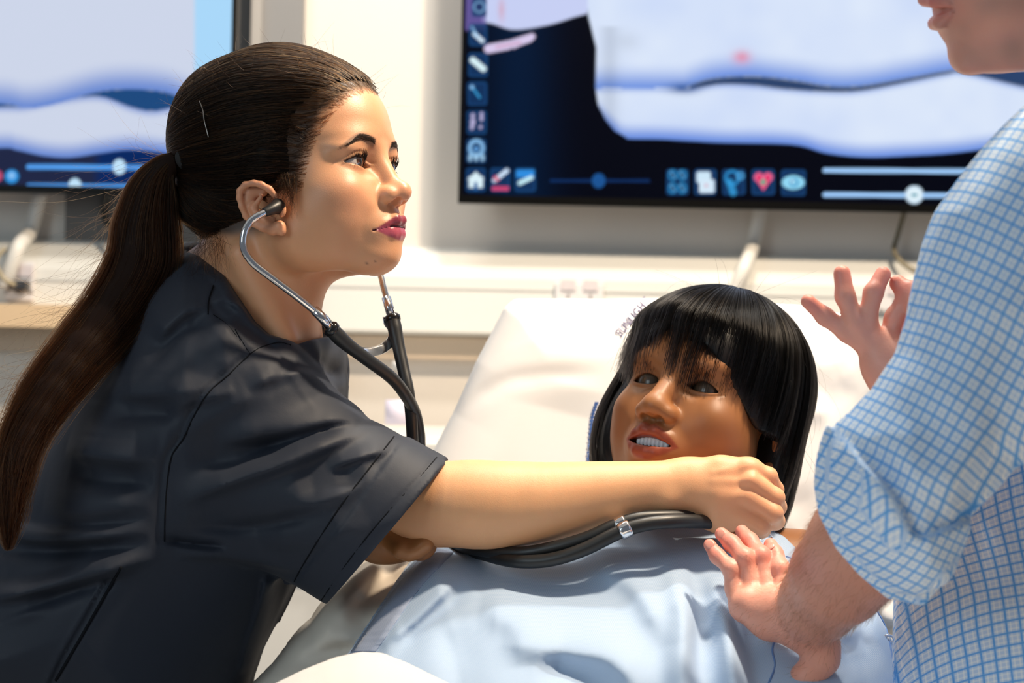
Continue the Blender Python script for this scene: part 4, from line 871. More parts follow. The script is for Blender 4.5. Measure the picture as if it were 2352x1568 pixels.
# ================================================================== stethoscope
m_chrome = mat('chrome', (.80, .80, .82), rough=.10, metal=1); m_rub = mat('black_rubber', (.012, .013, .014), rough=.42, spec=.5)
if not SKIP('steth'):
    st = thing('stethoscope', 'black double tube stethoscope with chrome ear tubes worn by the woman', 'stethoscope', tuple(P(900, 900, 1.6)))
    near = [(640, 474, 1.545), (622, 482, 1.540), (610, 487, 1.537), (590, 497, 1.532), (572, 513, 1.530), (560, 540, 1.528), (561, 573, 1.528), (580, 603, 1.530), (620, 635, 1.535), (680, 680, 1.545), (727, 718, 1.555), (752, 745, 1.562)]
    tube('ear_tube', smooth_path(PL(near[2:]), 8), .0034, m_chrome, st, 16)
    tube('ear_tip', smooth_path(PL([(607, 488, 1.536), (620, 482, 1.540), (631, 477, 1.545), (641, 473, 1.553)]), 6), .006, m_rub, st, 20, rs=np.interp(np.linspace(0, 1, 19), [0, .3, .62, .8, .93, 1], [.0040, .0048, .0058, .0068, .0078, .004]))
    far = [(815, 500, 1.70), (838, 560, 1.70), (862, 600, 1.695), (874, 632, 1.690), (881, 660, 1.685), (892, 698, 1.68), (903, 728, 1.675)]
    tube('ear_tube', smooth_path(PL(far), 8), .0030, m_chrome, st, 16)
    tube('ear_tip', smooth_path(PL([(800, 480, 1.70), (815, 500, 1.70)]), 6), .006, m_rub, st, 16)
    # flattened chrome sleeves and the flat spring between them
    tube('clamp', PL([(722, 712, 1.5545), (742, 732, 1.559), (762, 754, 1.564)]), .0046, m_chrome, st, 20, flat=(1.35, (0, 1, 0)))
    tube('clamp', PL([(887, 684, 1.682), (893, 704, 1.679), (899, 724, 1.676)]), .0046, m_chrome, st, 20, flat=(1.3, (0, 1, 0)))
    sp = [(748, 736, 1.563), (770, 765, 1.575), (793, 790, 1.595), (823, 804, 1.62), (855, 808, 1.64), (884, 797, 1.66), (900, 778, 1.672), (900, 757, 1.675), (890, 742, 1.676), (888, 728, 1.677)]
    tube('spring', smooth_path(PL(sp), 8), .0007, m_chrome, st, 12, flat=(7.0, (0, 1, .35)))
    nearR = [(758, 752, 1.564), (775, 770, 1.568), (800, 793, 1.575), (850, 830, 1.59), (900, 868, 1.61), (930, 905, 1.63), (952, 945, 1.655), (962, 990, 1.67), (964, 1030, 1.68), (966, 1120, 1.682), (985, 1200, 1.675), (1040, 1250, 1.655), (1110, 1272, 1.610), (1180, 1288, 1.566), (1260, 1286, 1.552), (1340, 1262, 1.548), (1420, 1223, 1.548), (1480, 1204, 1.550), (1540, 1197, 1.556), (1600, 1197, 1.572), (1660, 1200, 1.600)]
    farR = [(901, 727, 1.676), (906, 750, 1.673), (914, 790, 1.668), (926, 845, 1.66), (938, 900, 1.652), (944, 950, 1.652), (947, 1000, 1.658), (948, 1040, 1.664), (950, 1120, 1.664), (970, 1200, 1.660), (1030, 1245, 1.645), (1100, 1262, 1.602), (1190, 1270, 1.572), (1270, 1258, 1.562), (1350, 1235, 1.558), (1410, 1208, 1.560), (1470, 1190, 1.564), (1540, 1186, 1.572), (1600, 1188, 1.586), (1660, 1192, 1.610)]
    for q, nm in ((nearR, 0), (farR, 1)):
        C = smooth_path(PL(q), 8); n = len(C); rr = np.interp(np.linspace(0, 1, n), [0, .012, .03, .06, .12, .3, 1], [.0052, .0072, .0070, .0072, .0062, .0058, .0066])
        tube('rubber_tube', C, .006, m_rub, st, 20, rs=rr)
        c = PL(q[:2]); dirn = c[1]-c[0]; dirn /= np.linalg.norm(dirn)
        tube('collar_ring', np.array([c[0]+dirn*k for k in (-.002, 0, .004, .0055)]), .0078, mat('gloss_black', (.01, .01, .011), rough=.15), st, 20, rs=[.0060, .0078, .0078, .0066])
    a = P(1424, 1222, 1.549); b = P(1446, 1212, 1.549)
    for (x, y, Y) in ((1436, 1216, 1.5485), (1426, 1204, 1.561)):
        c = P(x, y, Y); d_ = P(x+16, y-8, Y)-c; d_ /= np.linalg.norm(d_); tube('tube_clip', np.array([c-d_*.0055, c-d_*.0035, c+d_*.0035, c+d_*.0055]), .0079, m_chrome, st, 24, rs=[.0074, .0079, .0079, .0074])
    c = P(1705, 1216, 1.60); tube('chest_piece', np.array([c, c+[0, 0, -.004], c+[0, 0, -.010]]), .018, m_chrome, st, 32, rs=[.014, .02, .02])

# ================================================================== bed, pillow, sheets
def bed_y(z): return 1.93+(z-1.0)*.35
m_sheet = mat('white_sheet', (.66, .65, .64), rough=.75, spec=.2, sheen=.1, bump=[('noise', 1200, .08, .0004), ('noise', 14, .10, .006)])
m_beige = mat('beige_blanket', (.78, .70, .60), rough=.8, spec=.2, bump=[('noise', 1200, .08, .0004)])
if not SKIP('bed'):
    bed = thing('hospital_bed', 'adjustable hospital bed with raised backrest under the dummy patient', 'bed', (.25, 1.7, 0))
    BK = XZ([(1150, 800), (1250, 760), (2000, 770), (2150, 900), (2400, 1200), (2500, 2300), (700, 2300), (760, 1600), (900, 1250), (1010, 1030)], 1.90)
    def back_sdf(p): return puff(p, BK, bed_y(p[:, 2])+.05, .055, .05)
    V, Fq = mesh_sdf(lambda p: back_sdf(p)-Folds([([(1900, 700), (1960, 960), (1880, 1120)], .02, .006)], 1.85)(p), (-.30, 1.60, .40), (.72, 2.15, 1.20), .006, slack=2.6)
    bs = mesh_np('fitted_sheet', V, Fq, m_sheet, bed)
    box('mattress', (-.18, .70, .60), (.72, 1.62, .74), m_sheet, bed, .03)
    box('bed_frame', (-.20, .60, .50), (.74, 2.05, .56), mat('bed_plastic', (.75, .74, .70), rough=.4), bed, .01)
    for x in (-.15, .69):
        for y in (.7, 1.95): tube('leg', [(x, y, .5), (x, y, .02)], .025, m_pipe, bed, 16)
    PLW = XZ([(1183, 684), (1250, 683), (1400, 684), (1560, 682), (1750, 690), (1880, 700), (1975, 722), (2030, 750), (2045, 800), (2030, 900), (1990, 1040), (1940, 1220), (1900, 1330), (1000, 1330), (965, 1180), (985, 1055), (1040, 950), (1092, 832), (1130, 760), (1160, 702)], 1.84)
    pf = Folds([([(1035, 960), (1120, 900), (1200, 868), (1400, 862)], .010, -.0015), ([(1150, 700), (1110, 800), (1040, 960)], .006, .003), ([(1850, 890), (1930, 905), (1990, 880)], .020, -.002), ([(1850, 940), (1920, 950)], .012, .003), ([(1900, 760), (1960, 840), (1990, 900)], .03, .002), ([(1820, 1130), (1850, 1180), (1840, 1260)], .02, -.003), ([(1300, 700), (1330, 800), (1300, 950)], .05, .003)], 1.80)
    def pillow_sdf(p): return puff(p, PLW, 1.875+(p[:, 2]-1.0)*.28, .062, .07)-pf(p)*(p[:, 1] < 1.87)
    V, Fq = mesh_sdf(pillow_sdf, (-.16, 1.70, .84), (.44, 2.02, 1.24), .0034, slack=2.4)
    pil = mesh_np('pillow', V, Fq, mat('pillow_cotton', (.93, .94, .95), rough=.75, spec=.2, bump=[('noise', 1200, .06, .0004), ('noise', 9, .05, .005)])); tag(pil, 'plump white pillow with faded lettering behind the black wig', 'pillow')
    # faded laundry lettering and the woven blue stripe, printed on the cloth
    def on(f, x, y, y0, y1, eps=.0022):
        t = trace(f, x, y, y0, y1, 900); return P(x, y, (t if t else y1)-eps)
    def letters(txt, p0, p1, size, m, name, parent, f, y0, y1):
        cu = bpy.data.curves.new(name, 'FONT'); cu.body = txt; cu.size = 1; cu.offset = .022; cu.space_character = 1.15; ob = bpy.data.objects.new(name, cu); COL.objects.link(ob)
        dg = bpy.context.evaluated_depsgraph_get(); me = bpy.data.meshes.new_from_object(ob.evaluated_get(dg)); bpy.data.objects.remove(ob)
        v = np.array([q.co[:] for q in me.vertices]); w = v[:, 0].max(); F = [list(q.vertices) for q in me.polygons]; bpy.data.meshes.remove(me)
        p0 = np.array(p0, float); p1 = np.array(p1, float); ax = (p1-p0)/w; ay = np.array([ax[1], -ax[0]])/np.linalg.norm(ax)*size
        out = []
        for a in v: q = p0+ax*a[0]+ay*a[1]; out.append(on(f, q[0], q[1], y0, y1))
        return mesh_np(name, np.array(out), F, m, parent, smooth=False)
    letters('SUNLIGHT', (1426, 774), (1494, 692), 27, mat('faded_ink', (.10, .085, .17), rough=.8), 'lettering', pil, pillow_sdf, 1.70, 2.0)
    m_bl = mat('woven_blue', (.06, .14, .42), rough=.8)
    Vs, Fs = [], []
    cx = smooth_path(np.array([(1353, 1062), (1358, 1000), (1363, 955), (1372, 925)], float), 14)
    for i, (x, y) in enumerate(cx):
        for off, wd in ((-2, 5), (10, 3)) if i % 3 else ((-2, 9), (10, 6)):
            o = len(Vs)
            for dx, dy in ((-wd/2, -2.0), (wd/2, -2.0), (wd/2, 2.0), (-wd/2, 2.0)): Vs.append(on(pillow_sdf, x+off+dx, y+dy, 1.70, 2.0))
            Fs.append([o, o+1, o+2, o+3])
    o = mesh_np('woven_stripe', np.array(Vs), Fs, m_bl, pil, smooth=False)
    # beige sheet over the near side of the bed, with folds
    BS = XZ([(1010, 1235), (850, 1262), (790, 1330), (745, 1385), (720, 1418), (672, 1465), (640, 1510), (600, 1545), (560, 1600), (520, 1800), (1100, 1800), (1100, 1400)], 1.70)
    bf = Folds([([(850, 1420), (920, 1340), (990, 1290)], .012, .010), ([(800, 1400), (870, 1340), (940, 1300)], .010, -.008), ([(720, 1440), (800, 1380), (860, 1310)], .012, .010), ([(660, 1500), (760, 1450), (860, 1430)], .014, .008), ([(680, 1530), (780, 1480), (860, 1470)], .012, -.008), ([(600, 1560), (700, 1520), (800, 1500)], .010, .006)], 1.66)
    V, Fq = mesh_sdf(lambda p: puff(p, BS, 1.72+(p[:, 2]-.95)*.5, .07, .06)-1.5*bf(p), (-.32, 1.35, .68), (.02, 1.90, 1.0), .0035, slack=2.6)
    o = mesh_np('blanket', V, Fq, m_beige); tag(o, 'creased beige blanket between the tunic and the blue gown', 'blanket')
    WS = XZ([(540, 1720), (585, 1600), (625, 1565), (700, 1532), (770, 1508), (830, 1497), (880, 1500), (940, 1520), (1000, 1545), (1060, 1570), (1150, 1620), (1250, 1720), (1250, 1900), (540, 1900)], 1.40)
    V, Fq = mesh_sdf(lambda p: puff(p, WS, 1.40+(p[:, 2]-.9)*.9, .06, .05), (-.26, 1.15, .70), (.06, 1.55, .94), .004, slack=2.6)
    o = mesh_np('top_sheet', V, Fq, m_sheet); tag(o, 'smooth white sheet folded over the patient below the gown', 'sheet')
    # rumpled sheet end beside the checked shirt
    RS = XZ([(2020, 1400), (2060, 1378), (2120, 1350), (2200, 1340), (2260, 1400), (2260, 1600), (2160, 1540), (2130, 1500), (2095, 1478), (2060, 1482), (2040, 1470)], 1.60)
    rf = Folds([([(2150, 1350), (2100, 1420), (2050, 1470)], .010, .010), ([(2080, 1370), (2060, 1440)], .008, -.006), ([(2180, 1400), (2130, 1450), (2110, 1490)], .008, -.008)], 1.58)
    V, Fq = mesh_sdf(lambda p: puff(p, RS, 1.66, .045, .05)-rf(p), (.30, 1.55, .82), (.48, 1.74, .96), .003, slack=2.4)
    o = mesh_np('sheet_corner', V, Fq, m_sheet); tag(o, 'rumpled white sheet corner beside the checked shirt', 'sheet')
# ---- cabinet, bottle and valve knobs beyond the bed
if not SKIP('room'):
    t = thing('bedside_cabinet', 'white bedside cabinet behind the bed under the wall trunking', 'cabinet', (-.2, 2.6, 0))
    zt_ = z_at(1015, 2.45); box('body', (-.40, 2.42, .05), (.02, 2.85, zt_-.02), mat('cabinet_white', (.80, .79, .76), rough=.4), t, .005); box('top', (-.41, 2.41, zt_-.02), (.03, 2.86, zt_), mat('cabinet_white'), t, .004)
    dr = box('drawer', (-.385, 2.412, zt_-.20), (.005, 2.42, zt_-.04), mat('cabinet_white'), t, .003); box('handle', (-.25, 2.395, zt_-.13), (-.13, 2.412, zt_-.12), m_chrome, dr)
    c = P(912, 1015, 2.5); c[2] = zt_; m_clear = mat('clear_plastic', (.95, .94, .97), rough=.08, trans=.85, spec=.4)
    prof = [(0, .0), (.018, .0), (.018, .07), (.010, .085), (.007, .092), (.007, .10)]
    bt = thing('bottle', 'small clear bottle with a violet label behind the stethoscope tubes', 'bottle', tuple(c))
    tube('body', [c+[0, 0, h] for r, h in prof], .018, m_clear, bt, 24, rs=[max(r, .001) for r, h in prof])
    tube('label', [c+[0, 0, .02], c+[0, 0, .055]], .0185, mat('violet_label', (.72, .68, .82), rough=.6), bt, 24); tube('cap', [c+[0, 0, .10], c+[0, 0, .112]], .009, mat('cabinet_white'), bt, 20)
    for (x, y, r, n) in ((722, 742, .014, 'upper'), (733, 848, .016, 'lower')):
        c = P(x, y, WY-.1); c2 = c.copy(); c2[1] = WY-.0 if n == 'lower' else WY-.07
        k = thing('valve_knob', 'small dark knob on the wall just below the trunking' if n == 'lower' else 'small dark knob on the trunking beside the neck of the woman', 'knob', tuple(c2))
        tube('stem', [c2, c+[0, .01, 0]], .006, m_pipe, k, 12); tube('grip', [c+[0, .012, 0], c, c+[0, -.012, 0]], r, m_dark, k, 16, rs=[r, r, r*.8])

# ================================================================== training dummy
MM = np.array([[-.514, .265, -.816], [-.791, .223, .570], [.333, .938, .095]]); MM = np.linalg.qr(MM)[0]*np.sign(np.diag(np.linalg.qr(MM)[1])); MO = np.array([.18362, 1.70, 1.05876]); MS = 1.008
def mw2l(p): return ((p-MO.astype(f32))@MM.astype(f32))/MS
def ml2w(p): return (np.asarray(p)*MS)@MM.T+MO
def MI(px, py, s):
    c0 = np.array([0, 0, CAMZ]); r = P(px, py, 1.)-c0; n = MM[:, 2]; t = (s*MS-(c0-MO)@n)/(r@n); return MM.T@(c0+r*t-MO)/MS
ME = (.0540, .0330, .0310)
def m_open(p, a):
    x = (a-.0310)/.0160; base = .0325-.05*(a-.031)
    up = base+.0072*np.maximum(1-np.abs(x)**2.0, -1.5); lo = base-.0038*np.maximum(1-np.abs(x)**2.4, -1.5)
    return np.maximum(p[:, 1]-up, lo-p[:, 1])
MMOUTH = (.0262, -.0300)
def mouth_gap(p, a):
    x = a/.0235; c = -.0300-.0012*x
    return np.maximum(p[:, 1]-(c+.0042*(1-x*x)), (c-.0058*(1-x*x))-p[:, 1])
def dummy_head(q):
    p = mw2l(q); a = np.abs(p[:, 2]); pa = np.stack([p[:, 0], p[:, 1], a], 1)
    d = ell(p, (-.022, .068, 0), (.098, .083, .074))
    d = smin(d, ell(p, (.020, .062, 0), (.060, .056, .064)), .02)
    d = smin(d, ell(pa, (.032, .000, .030), (.042, .048, .040)), .02)
    d = smin(d, ell(pa, (.010, -.024, .036), (.046, .045, .032)), .02)
    d = smin(d, cap(pa, (.002, -.034, .050), (.050, -.064, .016), .017, .017), .018)
    d = smin(d, ell(p, (.050, -.030, 0), (.034, .038, .036)), .015)
    d = smin(d, ell(p, (.060, -.064, 0), (.0215, .0185, .023)), .014)
    d = smin(d, ell(pa, (.055, .055, .024), (.022, .011, .028)), .014)
    d = smin(d, ell(pa, (.048, .006, .044), (.020, .014, .016)), .014)
    d = smin(d, cap(pa, (.066, .016, .014), (.062, -.006, .026), .009, .010), .012)
    d = smax(d, -ell(pa, (.080, .034, .031), (.0150, .0110, .0170)), .010)
    d = smin(d, cap(p, (.0680, .044, 0), (.088, .008, 0), .0085, .0105), .010)
    d = smin(d, sph(pa, ME, .0160), .0045)
    op = m_open(p, a); d = smax(d, -np.maximum(op, -(pa[:, 0]-.050)), .0010)
    d = d+.0007*np.exp(-(np.abs(op-.0040)/.0010)**2)*(np.abs(pa[:, 0]-.064) < .02)
    n = ell(p, (.0925, .0015, 0), (.0105, .0095, .0115)); n = smin(n, ell(pa, (.0835, -.0025, .0140), (.0105, .0086, .0078)), .010)
    d = smin(d, n, .008)
    d = smax(d, -ell(pa, (.0885, -.0100, .0078), (.0060, .0045, .0045)), .0025)
    d = smin(d, ell(p, (.066, -.029, 0), (.022, .024, .030)), .008)
    up = chain(pa, [(.0855, -.0215, 0), (.0852, -.0202, .0060), (.0795, -.0240, .0170), (.0715, -.0300, .0275)], [.0062, .0068, .0052, .0020], .003)
    lo = chain(pa, [(.0820, -.0405, 0), (.0808, -.0400, .0090), (.0765, -.0370, .0180), (.0712, -.0320, .0270)], [.0074, .0070, .0048, .0018], .003)
    d = smin(d, smin(up, lo, .001), .003)
    g = np.maximum(mouth_gap(p, a), -(p[:, 0]-.062)); d = smax(d, -g, .0016)
    d = smax(d, -cap(p, (.0945, -.009, 0), (.0950, -.0155, 0), .0020, .0026), .004)
    nk = cap(q, ml2w((-.03, -.02, 0)), ml2w((-.045, -.15, 0)), .054, .060); nk = smin(nk, cap(q, ml2w((-.045, -.13, 0)), P(1830, 1330, 1.70), .052, .050), .04)
    nk = smin(nk, cap(q, ml2w((-.05, -.14, 0)), P(1250, 1360, 1.72), .05, .05), .04)
    d = smin(d, nk, .022)
    # the ear the camera sees
    E = lambda x, y, s: tuple(MI(x, y, s))
    e = chain(p, [E(1798, 1028, -.084), E(1794, 1050, -.082), E(1782, 1068, -.079), E(1766, 1076, -.076)], [.0030, .0045, .0058, .0060], .003)
    pl = chain(p, [E(1786, 1000, -.079), E(1784, 1040, -.078), E(1772, 1062, -.074)], [.005, .005, .004], .004)
    d = smin(d, smin(e, pl, .003), .004)
    d = smax(d, -ell(p, E(1762, 1030, -.080), (.0050, .0100, .0085)), .003)
    return d
DSK = (.30, .125, .046)
def dummy_col(q):
    p = mw2l(q); a = np.abs(p[:, 2]); c = np.tile(np.array(DSK, f32), (len(p), 1))
    r = np.exp(-(((p[:, 0]-.045)/.028)**2+((p[:, 1]+.014)/.022)**2+((a-.050)/.022)**2))*.55; c = c*(1-r[:, None])+np.array((.26, .070, .020), f32)*r[:, None]
    x = a/.0285
    lu = -.0300+.0165*(1-np.clip(x, 0, 1)**1.8)-.002*np.exp(-(a/.003)**2); ll = -.0310-.0175*(1-np.clip(x, 0, 1)**2)
    m = sstep(-.0014, .0014, lu-p[:, 1])*sstep(-.0014, .0014, p[:, 1]-ll)*(a < .0290)*(p[:, 0] > .052); c = c*(1-m[:, None])+np.array((.235, .052, .024), f32)*m[:, None]
    g = mouth_gap(p, a); m = sstep(.0004, -.0006, g)*(p[:, 0] > .05)*(p[:, 0] < .081); c = c*(1-m[:, None])+np.array((.012, .004, .003), f32)*m[:, None]
    op = m_open(p, a); k = (p[:, 0] > .045)*(p[:, 1] < .07)*(p[:, 1] > .015)*(a > .010)*(a < .055)
    e = np.exp(-(np.maximum(op, 0)/.0009)**2)*k*.6; c = c*(1-e[:, None])+np.array((.06, .02, .01), f32)*e[:, None]
    return c
m_dskin = mat('rubber_skin', rough=.46, spec=.38, sss=.12, sss_scale=.004, attr='Col', var=(30, .05))
if not SKIP('dummy'):
    dm = thing('training_dummy', 'brown skinned patient training dummy with a black bob wig lying on the pillow', 'mannequin', (.2, 1.7, .80))
    V, Fq = mesh_sdf(dummy_head, (.04, 1.53, .86), (.36, 1.86, 1.26), .0015)
    V2, F2 = mesh_sdf(lambda p: smin(cap(p, P(1340, 1420, 1.72), P(1760, 1400, 1.72), .07, .07), cap(p, P(1500, 1420, 1.74), P(1450, 1900, 1.60), .08, .08), .05), (-.08, 1.25, .60), (.40, 1.86, 1.02), .008)
    mesh_np('body', np.concatenate([V, V2]), np.concatenate([Fq, F2+len(V)]), m_dskin, dm, col=np.concatenate([dummy_col(V.astype(f32)), np.tile(np.array(DSK, f32), (len(V2), 1))]))
    for sgn in (1, -1):
        c = ml2w([ME[0], ME[1], ME[2]*sgn]); o = bpy.data.meshes.new('eye'); import bmesh as _bm
        b_ = _bm.new(); _bm.ops.create_uvsphere(b_, u_segments=32, v_segments=20, radius=.0142); b_.to_mesh(o); b_.free(); o.polygons.foreach_set('use_smooth', [True]*len(o.polygons)); o.materials.append(mat('glass_eye', (.060, .042, .026), rough=.25, spec=.5, coat=.1))
        ob = bpy.data.objects.new('eye', o); ob.location = c; link(ob, dm)
    # teeth
    for k in range(8):
        s = -.0150+k*.0043; fx = .0765-9.*s*s
        V, F = mesh_sdf(lambda p: ell(p, (fx, -.0282, s), (.0030, .0062, .0029)), (fx-.005, -.036, s-.004), (fx+.005, -.022, s+.004), .0009)
        mesh_np('tooth', ml2w(V), F, mat('tooth_white', (.85, .85, .86), rough=.3, sss=.1), dm)
    # wig
    m_wigmass = mat('wig_mass', (.004, .004, .0045), rough=.45, spec=.3)
    WIGC = XZ([(1500, 700), (1560, 668), (1640, 652), (1720, 658), (1800, 700), (1850, 760), (1880, 850), (1890, 950), (1882, 1050), (1868, 1120), (1830, 1140), (1795, 1135), (1765, 1050), (1730, 960), (1680, 860), (1600, 800), (1520, 810), (1450, 850), (1425, 960), (1410, 1060), (1370, 1060), (1362, 980), (1366, 900), (1400, 830), (1440, 760)], 1.70)
    def face_win(p):
        """opening of the wig around the face in head space: negative where the face shows"""
        a = np.abs(p[:, 2]); far = np.interp(p[:, 1], [-.12, -.03, .02, .05, .066, .082], [.048, .052, .054, .054, .048, .010]); near = np.interp(p[:, 1], [-.12, -.03, .0, .02, .035, .05, .065, .085], [.060, .078, .078, .064, .054, .046, .034, .004])
        lim = np.where(p[:, 2] < 0, near, far).astype(f32)
        nr = (p[:, 2] < 0) & (p[:, 1] < .035); lim = np.where(nr & (p[:, 1] < .012), .11, lim)
        return np.maximum(a-lim-.004*(p[:, 1] > .0), -(p[:, 0]-np.where(nr, -.020, 0.)))
    def wig_out(p):
        a = np.abs(p[:, 2]); pa = np.stack([p[:, 0], p[:, 1], a], 1)
        d = ell(p, (-.020, .062, 0), (.112, .098, .094))
        d = smin(d, ell(pa, (-.010, -.005, .056), (.052, .072, .040)), .03)
        d = smin(d, ell(pa, (-.045, -.040, .040), (.055, .070, .050)), .03)
        d = smin(d, ell(p, (.000, -.010, .074), (.045, .060, .030)), .02)
        return smin(d, ell(p, (.030, .075, 0), (.062, .050, .070)), .02)
    def wig_sdf(q):
        p = mw2l(q); d = wig_out(p)+.0085
        d = d+.0006*np.sin(np.arctan2(p[:, 2], p[:, 0]+.02)*90+p[:, 1]*30)
        return smax(smax(d, -face_win(p)*.8, .004), -(p[:, 1]+.105), .02)
    V, Fq = mesh_sdf(wig_sdf, (.04, 1.54, .88), (.36, 1.90, 1.24), .0028)
    wig = mesh_np('wig', V, Fq, m_wigmass, dm); wig['label'] = 'glossy black bob wig with a fringe'
    mwh = hair_mat('wig_hair', [(0, (.004, .004, .004)), (.85, (.007, .006, .006)), (1, (.03, .025, .02))], .17, ior=1.19)
    crown = MI(1668, 690, 0.0); crown = np.array([-.005, .155, 0]); n = 9500; K = 18
    th = rng.uniform(-math.pi, math.pi, n); paths = np.zeros((n, K, 3), f32); ln = rng.uniform(.9, 1.06, n)
    layer = rng.uniform(0, 1, n)
    fr = np.abs(th) < 1.15        # fringe
    ends = np.zeros((n, 3))
    # target of each lock, in head space: round the back and sides to the jaw, at the front to the brows
    R = .088+.010*layer
    ends[:, 0] = -.022+R*np.cos(th)*1.08; ends[:, 2] = R*.98*np.sin(th)
    ends[:, 1] = np.where(fr, .052+.014*rng.normal(0, 1, n)*.5, np.where(th < 0, np.interp(-th, [1.15, 1.5, 1.75, 2.0], [.03, .012, -.02, -.060])-.015*rng.random(n)-.03*rng.random(n)*(th < -1.9), np.where(np.abs(th) < 1.6, -.04-.05*rng.random(n), -.060-.045*rng.random(n))))
    NC = 34; fc = ((th+1.15)/2.3*NC).astype(int).clip(0, NC-1); cth = -1.15+(fc+.5)*2.3/NC; lenc = rng.uniform(0, 1, NC)
    th2 = np.where(fr, cth+(th-cth)*.30+.10*(cth), th)
    ends[:, 0] = np.where(fr, -.022+R*np.cos(th2)*1.08, ends[:, 0]); ends[:, 2] = np.where(fr, R*.98*np.sin(th2), ends[:, 2])
    ends[:, 1] = np.where(fr, np.where(cth > .30, .056-.014*lenc[fc], np.where(cth > .05, .080-.016*(lenc[fc] > .8), .060-.024*lenc[fc]))+rng.normal(0, .003, n), ends[:, 1])
    ends[:, 1] = np.where(fr & (th < -.5), np.interp(-th, [.5, .8, 1.15], [.056, .042, .018])+rng.normal(0, .004, n), ends[:, 1])
    ends[:, 2] += np.where(fr, rng.normal(0, .004, n), 0)
    ends[~fr, 0] += .0
    cl = rng.normal(0, 1, (150, 3)); ci = ((th+math.pi)/(2*math.pi)*149).astype(int)
    ends[~fr, 1] += (.012*rng.normal(0, 1, 150))[ci[~fr]]
    for k in range(K):
        t = k/(K-1)*ln; e = t**1.0
        # out over the crown first, then down
        rad = np.sin(np.minimum(e*1.5, 1)*math.pi/2); y = crown[1]+(ends[:, 1]-crown[1])*np.clip(1-np.cos(np.clip(e, 0, 1.1)*math.pi/2), 0, 1.15)
        q = np.stack([crown[0]+(ends[:, 0]-crown[0])*rad, y, ends[:, 2]*rad], 1)
        q = q+cl[ci]*np.array([.0030, .002, .0030])*(e**1.5)[:, None]
        dd = wig_out(q.astype(f32)); g = grad(wig_out, q.astype(f32)); tgt = -.0050+.006*layer+.0030*cl[ci, 0]*e
        corr = (dd-tgt)[:, None]*g; q = q-corr*np.where(fr & (e > .75), .35, 1.0)[:, None]*np.where(t > .98, .8, 1)[:, None]
        paths[:, k] = q
    for k in range(1, K-1): paths[:, k] = (paths[:, k-1]+paths[:, k]*2+paths[:, k+1])/4
    h = strands('strands', np.array([ml2w(x) for x in paths]), .00026, mwh, wig, tip=.5); h['kind'] = 'stuff'
    fy = []
    for i in range(130):
        j = rng.integers(0, n); k0 = rng.integers(2, K-3); c0 = paths[j, k0]; v = (paths[j, k0+1]-c0); v /= np.linalg.norm(v)+1e-9; g = grad(wig_out, c0[None])[0]; v = v*.8+g*rng.uniform(.2, 1)+rng.normal(0, .25, 3); L = rng.uniform(.02, .055); cu = -g*rng.uniform(0, 1)
        fy.append([ml2w(c0+v*L*t+cu*L*t*t) for t in np.linspace(0, 1, 10)])
    h = strands('loose_hairs', np.array(fy), .00010, mwh, wig, tip=.4); h['kind'] = 'stuff'
# ---- gown
GP = XZ([(800, 1500), (850, 1430), (905, 1350), (950, 1290), (985, 1250), (1050, 1262), (1150, 1278), (1250, 1270), (1340, 1248), (1420, 1222), (1500, 1208), (1600, 1206), (1660, 1214), (1720, 1226), (1800, 1240), (1840, 1258), (1880, 1300), (1960, 1360), (2022, 1400), (2046, 1465), (2075, 1568), (2150, 1800), (2150, 2100), (500, 2100), (640, 1750)], 1.58)
GF = Folds([([(1548, 1290), (1560, 1400), (1540, 1500), (1545, 1640)], .016, .010), ([(1600, 1290), (1605, 1400), (1592, 1500), (1600, 1640)], .014, -.008), ([(1648, 1330), (1652, 1420), (1645, 1640)], .010, .009), ([(1700, 1400), (1712, 1500), (1700, 1640)], .016, -.006),
  ([(860, 1480), (930, 1440), (1000, 1380), (1060, 1330)], .010, .007), ([(900, 1490), (980, 1430), (1080, 1360)], .012, -.006), ([(1060, 1330), (1160, 1330), (1300, 1330), (1400, 1300)], .020, -.006), ([(1180, 1450), (1300, 1470), (1400, 1480), (1480, 1560)], .018, .007), ([(1230, 1500), (1330, 1530), (1400, 1600)], .016, -.008), ([(1350, 1340), (1420, 1330), (1480, 1370), (1520, 1460)], .018, .007), ([(1000, 1420), (1060, 1500), (1050, 1620)], .020, -.006), ([(1100, 1400), (1180, 1420), (1200, 1500)], .02, .006),
  ([(1900, 1490), (1960, 1500), (2020, 1470)], .012, -.007), ([(1850, 1450), (1930, 1440), (2000, 1430)], .016, .007), ([(1780, 1560), (1850, 1530), (1960, 1540)], .014, .005), ([(1440, 1222), (1500, 1240), (1560, 1290)], .012, .004), ([(1690, 1250), (1740, 1320), (1760, 1400)], .012, -.004)], 1.52, .35)
def gown_y(z): return 1.70+(z-.975)*1.25
def gown_sdf(p): return puff(p, GP, gown_y(p[:, 2]), .125, .135)*.8-GF(p)*1.25*(p[:, 1] < gown_y(p[:, 2])+.02)
